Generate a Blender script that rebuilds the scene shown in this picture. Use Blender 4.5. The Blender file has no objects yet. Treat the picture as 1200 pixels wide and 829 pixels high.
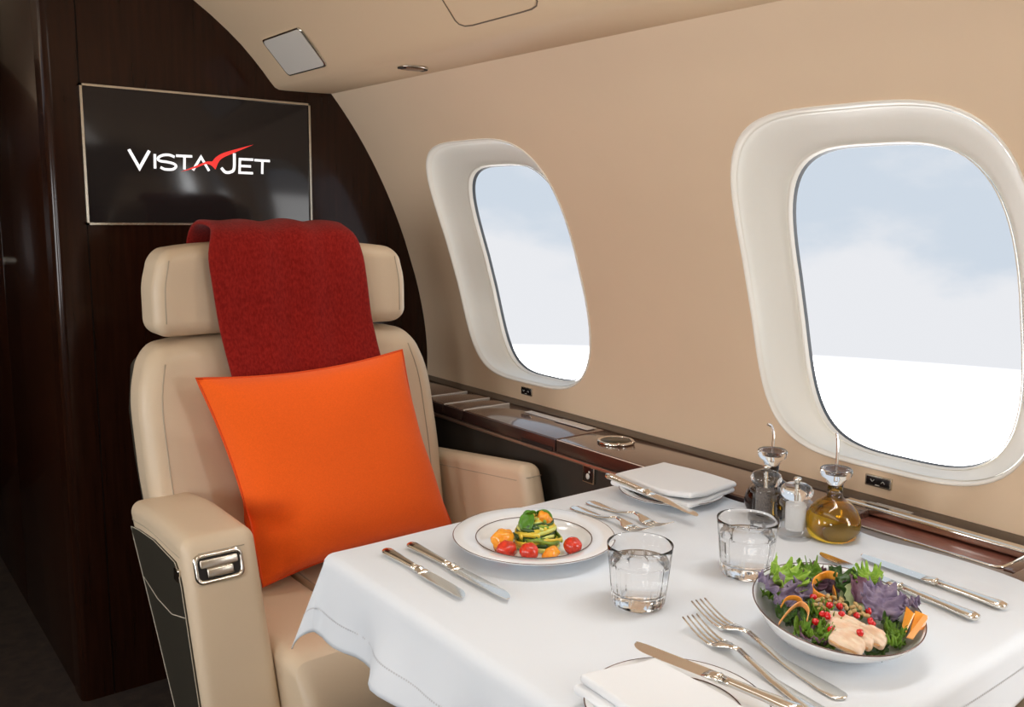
import bpy, bmesh, math, random
import numpy as np
from mathutils import Vector, Matrix, noise
PI = math.pi
S = bpy.context.scene
COL = S.collection
random.seed(7)

# ------------------------------------------------------------------ camera, world, lights, exposure
def cam_axes(yaw, pitch, roll):
    yaw, pitch, roll = map(math.radians, (yaw, pitch, roll))
    f = Vector((math.sin(yaw)*math.cos(pitch), math.cos(yaw)*math.cos(pitch), -math.sin(pitch)))
    r = Vector((math.cos(yaw), -math.sin(yaw), 0)); u = r.cross(f)
    return r*math.cos(roll)+u*math.sin(roll), u*math.cos(roll)-r*math.sin(roll), f
cd = bpy.data.cameras.new('camera'); cam = bpy.data.objects.new('camera', cd); COL.objects.link(cam)
cr, cu, cf = cam_axes(37.96, 8.81, .738)
cam.matrix_world = Matrix(((cr.x, cu.x, -cf.x, 0), (cr.y, cu.y, -cf.y, 0), (cr.z, cu.z, -cf.z, 1.22), (0, 0, 0, 1)))
cd.sensor_width = 36; cd.lens = 1060/1200*36; cd.clip_start = .02
S.camera = cam
S.view_settings.view_transform = 'Standard'; S.view_settings.look = 'None'
S.view_settings.exposure = 0.0; S.view_settings.gamma = 1; S.view_settings.use_curve_mapping = False
try:
    S.cycles.use_denoising = True; S.cycles.max_bounces = 14; S.cycles.transmission_bounces = 12
    S.cycles.transparent_max_bounces = 12; S.cycles.diffuse_bounces = 5; S.cycles.sample_clamp_indirect = 6
except Exception: pass

W = bpy.data.worlds.new('sky'); S.world = W; W.use_nodes = True
nt = W.node_tree; nt.nodes.clear()
def N(t, **k):
    n = nt.nodes.new(t)
    for a, b in k.items(): setattr(n, a, b)
    return n
def LK(a, b): nt.links.new(a, b)
tc = N('ShaderNodeTexCoord'); sep = N('ShaderNodeSeparateXYZ'); LK(tc.outputs['Generated'], sep.inputs[0])
mp = N('ShaderNodeMapping'); mp.inputs['Scale'].default_value = (3.2, 3.2, 6.5); mp.inputs['Location'].default_value = (.35, .1, .42); LK(tc.outputs['Generated'], mp.inputs[0])
nz = N('ShaderNodeTexNoise'); nz.inputs['Scale'].default_value = 1.5; nz.inputs['Detail'].default_value = 7; nz.inputs['Roughness'].default_value = .52; LK(mp.outputs[0], nz.inputs[0])
# cloud cover grows towards the cloud deck
mr = N('ShaderNodeMapRange'); mr.inputs[1].default_value = -.15; mr.inputs[2].default_value = .16; mr.inputs[3].default_value = .26; mr.inputs[4].default_value = -.20; LK(sep.outputs['Z'], mr.inputs[0])
ad = N('ShaderNodeMath', operation='ADD'); LK(nz.outputs['Fac'], ad.inputs[0]); LK(mr.outputs[0], ad.inputs[1])
cr1 = N('ShaderNodeMapRange', interpolation_type='SMOOTHSTEP'); cr1.inputs[1].default_value = .46; cr1.inputs[2].default_value = .70; LK(ad.outputs[0], cr1.inputs[0])
mx = N('ShaderNodeMix', data_type='RGBA'); mx.inputs[6].default_value = (.625, .70, .79, 1); mx.inputs[7].default_value = (.82, .835, .87, 1); LK(cr1.outputs[0], mx.inputs[0])
dk = N('ShaderNodeMapRange', interpolation_type='SMOOTHSTEP'); dk.inputs[1].default_value = -.150; dk.inputs[2].default_value = -.142; dk.inputs[3].default_value = 1; dk.inputs[4].default_value = 0; LK(sep.outputs['Z'], dk.inputs[0])
mx2 = N('ShaderNodeMix', data_type='RGBA'); mx2.inputs[7].default_value = (4.6, 4.6, 4.6, 1); LK(dk.outputs[0], mx2.inputs[0]); LK(mx.outputs[2], mx2.inputs[6])
bg = N('ShaderNodeBackground'); LK(mx2.outputs[2], bg.inputs[0]); bg.inputs[1].default_value = 1.0
LK(bg.outputs[0], N('ShaderNodeOutputWorld').inputs[0])

def area(name, loc, target, sx, sy, power, col=(1, 1, 1), portal=False, spread=None):
    l = bpy.data.lights.new(name, 'AREA'); l.shape = 'RECTANGLE'; l.size = sx; l.size_y = sy; l.energy = power; l.color = col
    if spread: l.spread = math.radians(spread)
    o = bpy.data.objects.new(name, l); COL.objects.link(o); o.location = loc
    o.rotation_euler = (Vector(target)-Vector(loc)).to_track_quat('-Z', 'Y').to_euler()
    if portal: l.cycles.is_portal = True
    return o
# added area lamps: ceiling fill, fill under the lockers, daylight stand-ins at unseen windows
area('ceiling_wash_light', (.16, .15, 1.79), (.16, .15, 0), .30, 2.2, 3.6, (1, .98, .95))
area('service_unit_light', (1.04, .66, 1.505), (.72, .74, .72), .08, .85, 1.9, (.97, .99, 1), spread=125)
area('service_unit_light', (1.075, 1.62, 1.505), (.80, 1.62, .72), .06, .18, .5, (1, .95, .88), spread=110)
for y in (1.815, .818, -.18):
    area('window_daylight', (-.93, y, 1.08), (.6, y+.15, .98), .38, .5, 7.2, (.97, .985, 1))
area('window_daylight', (1.44, -.18, 1.08), (0, .3, .9), .38, .5, 7, (.95, .98, 1))
area('portal', (1.47, 1.815, 1.06), (0, 1.815, 1.06), .42, .6, 1, portal=True)
area('portal', (1.47, .818, 1.06), (0, .818, 1.06), .42, .6, 1, portal=True)

# ------------------------------------------------------------------ materials
MATS = {}
def mat(name, col, rough=.5, metal=0., bump=0., bscale=200., var=0., vscale=8., coat=0., trans=0., ior=1.45, sheen=0., spec=.5, emit=None, sss=0., stretch=None, col2=None):
    if name in MATS: return MATS[name]
    m = bpy.data.materials.new(name); m.use_nodes = True; t = m.node_tree; b = t.nodes['Principled BSDF']
    I = b.inputs
    I['Base Color'].default_value = (*col, 1); I['Roughness'].default_value = rough; I['Metallic'].default_value = metal
    I['Coat Weight'].default_value = coat; I['Coat Roughness'].default_value = .06
    I['Transmission Weight'].default_value = trans; I['IOR'].default_value = ior; I['Specular IOR Level'].default_value = spec
    I['Sheen Weight'].default_value = sheen
    if sss: I['Subsurface Weight'].default_value = sss; I['Subsurface Scale'].default_value = .006
    if emit: I['Emission Color'].default_value = (*emit[0], 1); I['Emission Strength'].default_value = emit[1]
    co = t.nodes.new('ShaderNodeTexCoord'); mpn = t.nodes.new('ShaderNodeMapping'); t.links.new(co.outputs['Object'], mpn.inputs[0])
    if stretch: mpn.inputs['Scale'].default_value = stretch
    if var or col2:
        n = t.nodes.new('ShaderNodeTexNoise'); n.inputs['Scale'].default_value = vscale; n.inputs['Detail'].default_value = 6; t.links.new(mpn.outputs[0], n.inputs[0])
        r = t.nodes.new('ShaderNodeMapRange'); r.inputs[1].default_value = .32; r.inputs[2].default_value = .68; t.links.new(n.outputs['Fac'], r.inputs[0])
        x = t.nodes.new('ShaderNodeMix'); x.data_type = 'RGBA'; t.links.new(r.outputs[0], x.inputs[0])
        x.inputs[6].default_value = (*[c*(1-var) for c in col], 1)
        x.inputs[7].default_value = (*(col2 or [min(1, c*(1+var)) for c in col]), 1)
        t.links.new(x.outputs[2], I['Base Color'])
    if bump:
        n = t.nodes.new('ShaderNodeTexNoise'); n.inputs['Scale'].default_value = bscale; n.inputs['Detail'].default_value = 4; t.links.new(mpn.outputs[0], n.inputs[0])
        bp_ = t.nodes.new('ShaderNodeBump'); bp_.inputs['Strength'].default_value = bump; bp_.inputs['Distance'].default_value = .002; t.links.new(n.outputs['Fac'], bp_.inputs['Height']); t.links.new(bp_.outputs[0], I['Normal'])
    MATS[name] = m; return m
LEATHER = mat('cream_leather', (.655, .525, .375), .42, bump=.12, bscale=420, var=.03, vscale=4)
PIPE = mat('seam_leather', (.42, .35, .26), .5)
WALLM = mat('wall_suede', (.80, .62, .44), .7, bump=.05, bscale=500, var=.02, vscale=3)
BINM = mat('ceiling_suede', (.69, .52, .345), .65, bump=.04, bscale=500)
REVEAL = mat('window_reveal_plastic', (.95, .93, .86), .45)
LIP = mat('window_lip_plastic', (.92, .88, .80), .35)
GASKET = mat('window_gasket', (.10, .11, .125), .4)
WOOD = mat('dark_walnut', (.0155, .0052, .0026), .25, var=.0, col2=(.027, .0085, .004), vscale=5, stretch=(18, 18, 1.0), coat=.42)
WOOD.node_tree.nodes['Principled BSDF'].inputs['Coat Roughness'].default_value = .1
WOOD.node_tree.nodes['Principled BSDF'].inputs['Coat IOR'].default_value = 1.5; WOOD.node_tree.nodes['Principled BSDF'].inputs['Specular IOR Level'].default_value = .1
WOODY = mat('ledge_walnut', (.085, .040, .028), .2, col2=(.13, .06, .040), vscale=6, stretch=(30, 2.0, 30), coat=.8)
WOODRED = mat('tray_redwood', (.17, .055, .038), .35, col2=(.27, .10, .07), vscale=7, stretch=(40, 2.0, 30), coat=.3)
FASCIA = mat('ledge_fascia', (.030, .016, .014), .3, col2=(.045, .022, .018), vscale=6, stretch=(30, 2, 30), coat=.4)
LOWER = mat('side_panel_leather', (.035, .030, .024), .55, bump=.1, bscale=400)
COPPER = mat('copper_strip', (.42, .30, .24), .32, metal=.8)
CHROME = mat('chrome_trim', (.80, .77, .70), .14, metal=1)
NICKEL = mat('brushed_nickel', (.62, .58, .50), .25, metal=1)
SILVER = mat('silver_cutlery', (.86, .83, .77), .13, metal=1)
DARKM = mat('dark_recess', (.012, .010, .009), .5)
BLACKP = mat('black_plastic', (.010, .008, .008), .25)
CARPET = mat('dark_carpet', (.020, .013, .010), .95, bump=.6, bscale=300, col2=(.040, .026, .018), vscale=25)
SCREEN = mat('tv_screen', (.008, .006, .006), .13, emit=((.006, .0045, .004), 1.0), spec=.5)
WHITEL = mat('logo_white', (.8, .8, .8), .4, emit=((.9, .91, .93), .75))
REDL = mat('logo_red', (.6, .02, .02), .4, emit=((.95, .045, .035), .65))
BLKLEATHER = mat('black_leather', (.030, .026, .018), .5, bump=.15, bscale=400)
THREAD = mat('pale_thread', (.50, .45, .36), .8)
ORANGE = mat('orange_wool', (.97, .135, .014), .95, spec=.15, bump=.35, bscale=700, sheen=.15, var=.05, vscale=320)
ORANGEP = mat('orange_piping', (.75, .085, .012), .9)
REDW = mat('crimson_wool', (.185, .0065, .0045), .95, spec=.12, bump=.6, bscale=420, sheen=.08, col2=(.30, .016, .011), vscale=260, stretch=(1, 1, .45))
LINEN = mat('white_linen', (.745, .785, .83), .85, bump=.06, bscale=900)
NAPK = mat('napkin_linen', (.81, .83, .85), .85, bump=.06, bscale=900)
STITCH = mat('hem_stitch', (.60, .61, .63), .9)
CHINA = mat('white_porcelain', (.82, .835, .845), .12, coat=.3)
PLAT = mat('platinum_line', (.20, .13, .11), .25, metal=.7)
GLASS = mat('clear_glass', (1, 1, 1), .0, trans=1, ior=1.38)
ACRYL = mat('clear_acrylic', (1, 1, 1), .0, trans=1, ior=1.45)
WATER = mat('water', (1, 1, 1), 0, trans=1, ior=1.33)
OIL = mat('olive_oil', (1, .57, .03), 0, trans=1, ior=1.47)
VINEGAR = mat('dark_vinegar', (.05, .015, .005), 0, trans=.6, ior=1.36)
PEPPER = mat('peppercorns', (.012, .009, .008), .6, bump=1, bscale=500, col2=(.30, .24, .20), vscale=520)
SALT = mat('salt', (.92, .92, .91), .8, bump=.6, bscale=600)

PANE = bpy.data.materials.new('window_glass'); PANE.use_nodes = True
t = PANE.node_tree; t.nodes.clear()
o_ = t.nodes.new('ShaderNodeOutputMaterial'); mxs = t.nodes.new('ShaderNodeMixShader'); tr = t.nodes.new('ShaderNodeBsdfTransparent'); gl = t.nodes.new('ShaderNodeBsdfGlossy'); fr = t.nodes.new('ShaderNodeFresnel')
gl.inputs['Roughness'].default_value = .02; fr.inputs[0].default_value = 1.04
t.links.new(fr.outputs[0], mxs.inputs[0]); t.links.new(tr.outputs[0], mxs.inputs[1]); t.links.new(gl.outputs[0], mxs.inputs[2]); t.links.new(mxs.outputs[0], o_.inputs[0])

ACRYLB = bpy.data.materials.new('mill_acrylic'); ACRYLB.use_nodes = True
t = ACRYLB.node_tree; t.nodes.clear()
o_ = t.nodes.new('ShaderNodeOutputMaterial'); mxs = t.nodes.new('ShaderNodeMixShader'); tr = t.nodes.new('ShaderNodeBsdfTransparent'); gl = t.nodes.new('ShaderNodeBsdfGlossy'); lw = t.nodes.new('ShaderNodeLayerWeight'); pw = t.nodes.new('ShaderNodeMath'); mr_ = t.nodes.new('ShaderNodeMapRange')
gl.inputs['Roughness'].default_value = .03; tr.inputs[0].default_value = (.96, .96, .96, 1); pw.operation = 'POWER'; pw.inputs[1].default_value = 3.0; mr_.inputs[3].default_value = .05; mr_.inputs[4].default_value = .75
t.links.new(lw.outputs['Facing'], pw.inputs[0]); t.links.new(pw.outputs[0], mr_.inputs[0]); t.links.new(mr_.outputs[0], mxs.inputs[0]); t.links.new(tr.outputs[0], mxs.inputs[1]); t.links.new(gl.outputs[0], mxs.inputs[2]); t.links.new(mxs.outputs[0], o_.inputs[0])

# ------------------------------------------------------------------ builders
def make(name, geo, m, parent=None, smooth=True, loc=None, subsurf=0):
    v, f = geo
    off = Vector((0, 0, 0))
    if loc is not None: off = Vector(loc)
    elif parent is not None:
        r = parent
        while r.parent is not None: r = r.parent
        if r.get('_w'): off = Vector(r['_w'])
    me = bpy.data.meshes.new(name); me.from_pydata([tuple(Vector(p)-off) for p in v], [], f); me.update()
    if smooth: me.polygons.foreach_set('use_smooth', [True]*len(me.polygons))
    me.materials.append(m)
    o = bpy.data.objects.new(name, me); COL.objects.link(o)
    if loc is not None: o.location = loc
    if parent is not None: o.parent = parent
    if smooth == 'auto':
        try: me.set_sharp_from_angle(angle=math.radians(38))
        except Exception: pass
    if subsurf:
        s = o.modifiers.new('subsurf', 'SUBSURF'); s.levels = subsurf; s.render_levels = subsurf
    return o
def tag(o, label, cat, group=None, kind=None):
    if label: o['label'] = label
    if cat: o['category'] = cat
    if group: o['group'] = group
    if kind: o['kind'] = kind
    return o
def struct(o): o['kind'] = 'structure'; return o
def thing(name, label, cat, loc=(0, 0, 0), rotz=0, group=None, world=False):
    o = bpy.data.objects.new(name, None); o.empty_display_size = .05; COL.objects.link(o); o.location = loc; o.rotation_euler = (0, 0, rotz)
    if world: o['_w'] = tuple(loc)       # parts are given in room coordinates
    return tag(o, label, cat, group)
def join(*gs):
    V, Fc = [], []
    for v, f in gs:
        n = len(V); V += list(v); Fc += [tuple(i+n for i in q) for q in f]
    return V, Fc
def xf(geo, M=None, fn=None):
    v, f = geo
    if M is not None: v = [M @ Vector(p) for p in v]
    if fn is not None: v = [fn(*p) for p in v]
    return v, f
def grid(nu, nv, fn, cu=False, cv=False):
    V = [fn(i/(nu-1 if not cu else nu), j/(nv-1 if not cv else nv)) for i in range(nu) for j in range(nv)]
    Fc = []
    for i in range(nu if cu else nu-1):
        for j in range(nv if cv else nv-1):
            a, b = (i+1) % nu, (j+1) % nv
            Fc.append((i*nv+j, a*nv+j, a*nv+b, i*nv+b))
    return V, Fc
def loft(loops, cap0=False, cap1=False, closed=True):
    n = len(loops[0]); V = [p for l in loops for p in l]; Fc = []
    for k in range(len(loops)-1):
        for i in range(n if closed else n-1):
            j = (i+1) % n
            Fc.append((k*n+i, k*n+j, (k+1)*n+j, (k+1)*n+i))
    if cap0: Fc.append(tuple(reversed(range(n))))
    if cap1: Fc.append(tuple(range((len(loops)-1)*n, len(loops)*n)))
    return V, Fc
def lathe(prof, n=48, fn=None, c=(0, 0, 0)):
    loops = []
    for r, z in prof:
        l = []
        for i in range(n):
            a = 2*PI*i/n; rr = max(r, 1e-5)
            if fn: rr = max(fn(rr, z, a), 1e-5)
            l.append((c[0]+rr*math.cos(a), c[1]+rr*math.sin(a), c[2]+z))
        loops.append(l)
    return loft(loops, prof[0][0] > 1e-4, prof[-1][0] > 1e-4)
def tube(path, rad, n=8, closed=False, flat=None, cap=True, up=(0, 0, 1)):
    P = [Vector(p) for p in path]; m = len(P); loops = []
    for i, p in enumerate(P):
        if closed: d = P[(i+1) % m]-P[i-1]
        else: d = P[min(i+1, m-1)]-P[max(i-1, 0)]
        d.normalize(); u = Vector(up)
        if abs(d.dot(u)) > .97: u = Vector((1, 0, 0)) if abs(d.x) < .9 else Vector((0, 1, 0))
        s = d.cross(u).normalized(); u = s.cross(d)
        r = rad[i] if isinstance(rad, (list, tuple)) else rad
        a, b = (r, r) if not flat else (r*flat[0], r*flat[1])
        loops.append([p+s*a*math.cos(2*PI*k/n)+u*b*math.sin(2*PI*k/n) for k in range(n)])
    if closed: loops.append(loops[0])
    return loft(loops, cap and not closed, cap and not closed)
def rbox(x0, x1, y0, y1, z0, z1, r=.01, nr=3, nm=2, fn=None):
    c = ((x0+x1)/2, (y0+y1)/2, (z0+z1)/2); h = (abs(x1-x0)/2, abs(y1-y0)/2, abs(z1-z0)/2); r = min(r, *h)*.999
    ax = []
    for k in range(3):
        e = [-h[k]+r*(1-math.cos(PI/2*i/nr)) if False else -h[k]+r*i/nr for i in range(nr)]
        mid = [-(h[k]-r)+2*(h[k]-r)*i/nm for i in range(nm+1)]
        ax.append(e+mid+[-q for q in reversed(e)])
    V, ix, Fc = [], {}, []
    def vid(p):
        k = tuple(round(q, 7) for q in p)
        if k not in ix:
            ix[k] = len(V); q = [max(-(h[i]-r), min(h[i]-r, p[i])) for i in range(3)]
            d = Vector((p[0]-q[0], p[1]-q[1], p[2]-q[2]))
            if d.length > 1e-9: d = d.normalized()*r
            P = (c[0]+q[0]+d.x, c[1]+q[1]+d.y, c[2]+q[2]+d.z)
            V.append(fn(*P) if fn else P)
        return ix[k]
    for k in range(3):
        a, b = (k+1) % 3, (k+2) % 3
        for s in (-1, 1):
            for i in range(len(ax[a])-1):
                for j in range(len(ax[b])-1):
                    q = []
                    for (u, w) in ((i, j), (i+1, j), (i+1, j+1), (i, j+1)):
                        p = [0, 0, 0]; p[k] = s*h[k]; p[a] = ax[a][u]; p[b] = ax[b][w]; q.append(vid(p))
                    Fc.append(tuple(q) if s > 0 else tuple(reversed(q)))
    return V, Fc
def box(x0, x1, y0, y1, z0, z1):
    V = [(x, y, z) for x in (x0, x1) for y in (y0, y1) for z in (z0, z1)]
    return V, [(0, 1, 3, 2), (4, 6, 7, 5), (0, 4, 5, 1), (2, 3, 7, 6), (0, 2, 6, 4), (1, 5, 7, 3)]
def prism(poly, to3, d):
    """poly: 2D points; to3(a,b,t) -> 3D, t = 0 or d"""
    n = len(poly); V = [to3(a, b, 0) for a, b in poly]+[to3(a, b, d) for a, b in poly]
    Fc = [tuple(range(n)), tuple(reversed(range(n, 2*n)))]+[(i, i+n, (i+1) % n+n, (i+1) % n) for i in range(n)]
    return V, Fc
def ss(a, b, x):
    t = max(0, min(1, (x-a)/(b-a))); return t*t*(3-2*t)
def bez(pts, n):
    """Catmull-Rom through pts"""
    P = [Vector(p) for p in pts]; P = [2*P[0]-P[1]]+P+[2*P[-1]-P[-2]]; out = []
    for k in range(1, len(P)-2):
        for i in range(n):
            t = i/n; a, b, c, d = P[k-1:k+3]
            out.append(.5*((2*b)+(c-a)*t+(2*a-5*b+4*c-d)*t*t+(3*b-a-3*c+d)*t**3))
    out.append(P[-2]); return out
def copy_tree(o, parent=None):
    c = o.copy(); COL.objects.link(c); c.parent = parent
    for ch in list(o.children): copy_tree(ch, c)
    return c

# ------------------------------------------------------------------ the cabin shell
YB, YE, YC = 2.3, -1.8, 4.3          # bulkhead, rear end, corridor end
CXM = .26                            # cabin centre line
arch = [(1.161, 1.534), (1.225, 1.455), (1.277, 1.374), (1.315, 1.312), (1.35, 1.233), (1.378, 1.162), (1.416, 1.075), (1.439, .99), (1.457, .905), (1.464, .816), (1.467, .726)]
cz = np.polyfit([a[1] for a in arch], [a[0] for a in arch], 4)
def wx(z): return float(np.polyval(cz, max(z, .70)))
WIN_Z, WIN_H, WIN_W = 1.085, .303, .260
def outline(yc, w, zc, h, n=80, ex=3.8):
    L = []
    for i in range(n):
        a = 2*PI*(i+.5)/n; c, s = math.cos(a), math.sin(a)
        L.append((yc+w*math.copysign(abs(c)**(2/ex), c), zc+h*math.copysign(abs(s)**(2/ex), s)))
    return L
def sidewall(name, side, y_lo, y_hi, wins):
    X = (lambda x: x) if side > 0 else (lambda x: 2*CXM-x)
    zlo, zhi = .66, 1.56; V, Fc = [], []
    gs = []; cell = .36; edges = [y_lo]
    for yc in sorted(wins): edges += [yc-cell, yc+cell]
    edges.append(y_hi)
    zs = set()
    n = 160
    for yc in wins:
        inner = outline(yc, WIN_W, WIN_Z, WIN_H, n)
        outer = []
        for (y, z) in inner:                      # push to the cell border radially
            dy, dz = y-yc, z-WIN_Z
            k = min(cell/abs(dy) if abs(dy) > 1e-6 else 99, ((zhi-WIN_Z) if dz > 0 else (WIN_Z-zlo))/abs(dz) if abs(dz) > 1e-6 else 99)
            outer.append((yc+dy*k, WIN_Z+dz*k))
        for (cy_, cz_) in ((yc-cell, zlo), (yc-cell, zhi), (yc+cell, zlo), (yc+cell, zhi)):
            i = min(range(n), key=lambda q: (outer[q][0]-cy_)**2+(outer[q][1]-cz_)**2); outer[i] = (cy_, cz_)
        zs |= {round(z, 6) for y, z in outer if abs(abs(y-yc)-cell) < 1e-6}
        loops = []
        for k in range(9):
            t = k/8; loops.append([(X(wx(a[1]+(b[1]-a[1])*t)), a[0]+(b[0]-a[0])*t, a[1]+(b[1]-a[1])*t) for a, b in zip(inner, outer)])
        gs.append(loft(loops))
    zs = sorted(zs)
    for a, b in zip(edges[0::2], edges[1::2]): gs.append(grid(2, len(zs), lambda u, v: (X(wx(zs[round(v*(len(zs)-1))])), a+(b-a)*u, zs[round(v*(len(zs)-1))])))
    o = make(name, join(*gs), WALLM); struct(o)
    bm = bmesh.new(); bm.from_mesh(o.data); bmesh.ops.remove_doubles(bm, verts=bm.verts, dist=2e-5); bmesh.ops.recalc_face_normals(bm, faces=bm.faces); bm.to_mesh(o.data); bm.free()
    return o
def window(k, side, yc):
    X = (lambda x: x) if side > 0 else (lambda x: 2*CXM-x)
    O = outline(yc, WIN_W, WIN_Z, WIN_H); I = outline(yc, .200, 1.062, .276, ex=3.5)
    w = thing('window_%d' % k, None, None, (X(1.5), yc, .78), world=True); struct(w)
    def loop(t, off, sc=1.0):
        L = []
        for a, b in zip(O, I):
            y = a[0]+(b[0]-a[0])*t; z = a[1]+(b[1]-a[1])*t
            y = yc+(y-yc)*sc; z = 1.075+(z-1.075)*sc
            L.append((X(wx(z)+off), y, z))
        return L
    make('lip', loft([loop(0, .003, 1.014), loop(0, -.002, 1.012), loop(0, -.0035, 1.007), loop(0, -.003, 1.001), loop(0, .002, .995), loop(0, .012, .988)]), LIP, w)
    make('reveal', loft([loop(0, .008, .987), loop(.12, .022), loop(.4, .040), loop(.75, .058), loop(.93, .068), loop(.97, .074)]), REVEAL, w)
    make('inner_frame', loft([loop(.95, .066), loop(.985, .066), loop(1, .070), loop(1, .079, .994)]), LIP, w)
    make('gasket', loft([loop(1, .078, .994), loop(1, .083, .990), loop(1, .0865, .988)]), GASKET, w)
    pl = loop(1, .086, .99); c = (X(wx(1.06)+.086), yc, 1.06); n = len(pl)
    rings = [[(X(wx(c[2]+(p[2]-c[2])*t)+.086), yc+(p[1]-yc)*t, c[2]+(p[2]-c[2])*t) for p in pl] for t in (1, .7, .4, .15)]
    make('pane', loft(rings, False, True), PANE, w)
    return w
rw = [1.815, .818, -.18, -1.178]
sidewall('wall_right', 1, YE, YB, rw); sidewall('wall_left', -1, YE, YC, [.818, -.18, 1.815])
for k, y in enumerate(rw): window(k+1, 1, y)
for k, y in enumerate([1.815, .818, -.18]): window(k+5, -1, y)
# lower side walls
struct(make('baseboard_right', box(1.42, 1.47, YE, YB, 0, .70), LOWER, smooth=False))
struct(make('baseboard_left', box(2*CXM-1.47, 2*CXM-1.40, YE, YC, 0, .70), LOWER, smooth=False))
struct(make('floor', box(-1.05, 1.6, YE, YC, -.05, 0), CARPET, smooth=False))
half = [(1.30, 1.538), (1.17, 1.534), (1.10, 1.532), (1.03, 1.5305), (1.012, 1.531), (1.001, 1.536), (.989, 1.549), (.968, 1.575), (.945, 1.601), (.915, 1.632), (.881, 1.662), (.84, 1.694), (.798, 1.723), (.75, 1.751), (.70, 1.775), (.64, 1.796), (.58, 1.811), (.50, 1.823), (.42, 1.830), (.34, 1.834), (.26, 1.835)]
prof = half+[(2*CXM-x, z) for x, z in reversed(half[:-1])]
ceil_geo = grid(len(prof), 2, lambda u, v: (prof[round(u*(len(prof)-1))][0], YE+(YB+.01-YE)*v, prof[round(u*(len(prof)-1))][1]))
cl = struct(make('ceiling', ceil_geo, BINM, smooth='auto'))
make('corridor_ceiling', box(-1.1, .5, YB+.01, YC, 1.83, 1.86), BINM, cl, smooth=False)
struct(make('wall_front', box(-1.1, 1.6, YE-.05, YE, 0, 2.0), mat('rear_partition', (.30, .25, .19), .7), smooth=False))
struct(make('wall_far', box(-1.1, .6, YC, YC+.05, 0, 2.0), WOOD, smooth=False))

# bulkhead: a closet block of dark walnut with a rounded post at its aisle corner
bk = struct(thing('wall_back', None, None, (.9, YB, 0), world=True))
def arc_post(x, y, r, z0, z1):
    pts = [(x, YC)]+[(x+r-r*math.cos(a), y+r-r*math.sin(a)) for a in [PI/2*i/8 for i in range(9)]]+[(.527, y)]
    return prism(pts+[(.527, YC)], lambda a, b, t: (a, b, z0+t), z1-z0)
make('corner_post', prism([(.452, YB+.075), (.452, YB+.02)]+[(.452+.02-.02*math.cos(PI/2*i/8), YB+.02-.02*math.sin(PI/2*i/8)) for i in range(1, 9)]+[(.5265, YB), (.5265, YB+.075)], lambda a, b, t: (a, b, t), 1.9), WOOD, bk, smooth='auto')
make('panel', box(.5295, 1.62, YB, YB+.06, 0, 1.9), WOOD, bk, smooth=False)
make('seam_backing', box(.52, .54, YB+.004, YB+.05, 0, 1.9), DARKM, bk, smooth=False)
for (ya, yb_) in ((2.378, 3.00), (3.004, 3.62), (3.624, YC)):
    make('side_panel', rbox(.454, .50, ya, yb_, .0, 1.9, .003, 1, 1), WOOD, bk, smooth='auto')
for ya in (2.376, 3.002, 3.622): make('panel_groove', box(.462, .49, ya-.006, ya+.006, 0, 1.9), DARKM, bk, smooth=False)
hd = thing('door_handle', 'small metal pull handle on the dark aisle cabinet', 'handle', (.45, 3.42, 1.05), world=True)
make('backplate', rbox(.446, .4535, 3.38, 3.46, 1.03, 1.06, .006), NICKEL, hd)
make('grip', tube([(.445, 3.39, 1.045), (.43, 3.40, 1.045), (.43, 3.44, 1.045), (.445, 3.45, 1.045)], .005), NICKEL, hd)

# ------------------------------------------------------------------ television with the lit logo
tv = thing('television', 'flat black television in a thin metal frame on the dark bulkhead', 'television', (.808, YB, 1.18), world=True)
make('screen', rbox(.530, 1.086, YB-.013, YB-.001, 1.186, 1.496, .002, 1, 1), SCREEN, tv, smooth='auto')
for a in (box(.524, 1.092, YB-.016, YB-.0005, 1.496, 1.501), box(.524, 1.092, YB-.016, YB-.0005, 1.181, 1.186), box(.524, .5295, YB-.016, YB-.0005, 1.181, 1.501), box(1.0865, 1.092, YB-.016, YB-.0005, 1.181, 1.501)):
    make('bezel', a, NICKEL, tv, smooth=False)
STR = {'V': [[(0.6257, 1.3584), (0.6482, 1.3154), (0.6727, 1.3576)]], 'I': [[(0.6852, 1.3503), (0.6842, 1.3159)]],
 'S': [[(0.732, 1.3455), (0.7193, 1.3498), (0.7032, 1.3483), (0.6924, 1.3411), (0.6962, 1.3349), (0.7153, 1.3325), (0.7297, 1.329), (0.7343, 1.3227), (0.7259, 1.3159), (0.7081, 1.3152), (0.6971, 1.3196)]],
 'T': [[(0.7354, 1.3489), (0.7748, 1.3489)], [(0.756, 1.3489), (0.7544, 1.3166)]], 'A': [[(0.7751, 1.3155), (0.7965, 1.3486), (0.8155, 1.3154)]],
 'J': [[(0.8818, 1.3617), (0.8798, 1.3246), (0.8707, 1.3148), (0.8567, 1.314), (0.8467, 1.3243)]],
 'E': [[(0.9312, 1.3481), (0.8958, 1.3479), (0.8936, 1.314), (0.9294, 1.3139)], [(0.8952, 1.331), (0.9245, 1.3308)]],
 'T2': [[(0.9341, 1.3472), (0.9761, 1.3467)], [(0.9559, 1.3472), (0.9541, 1.3128)]]}
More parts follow.
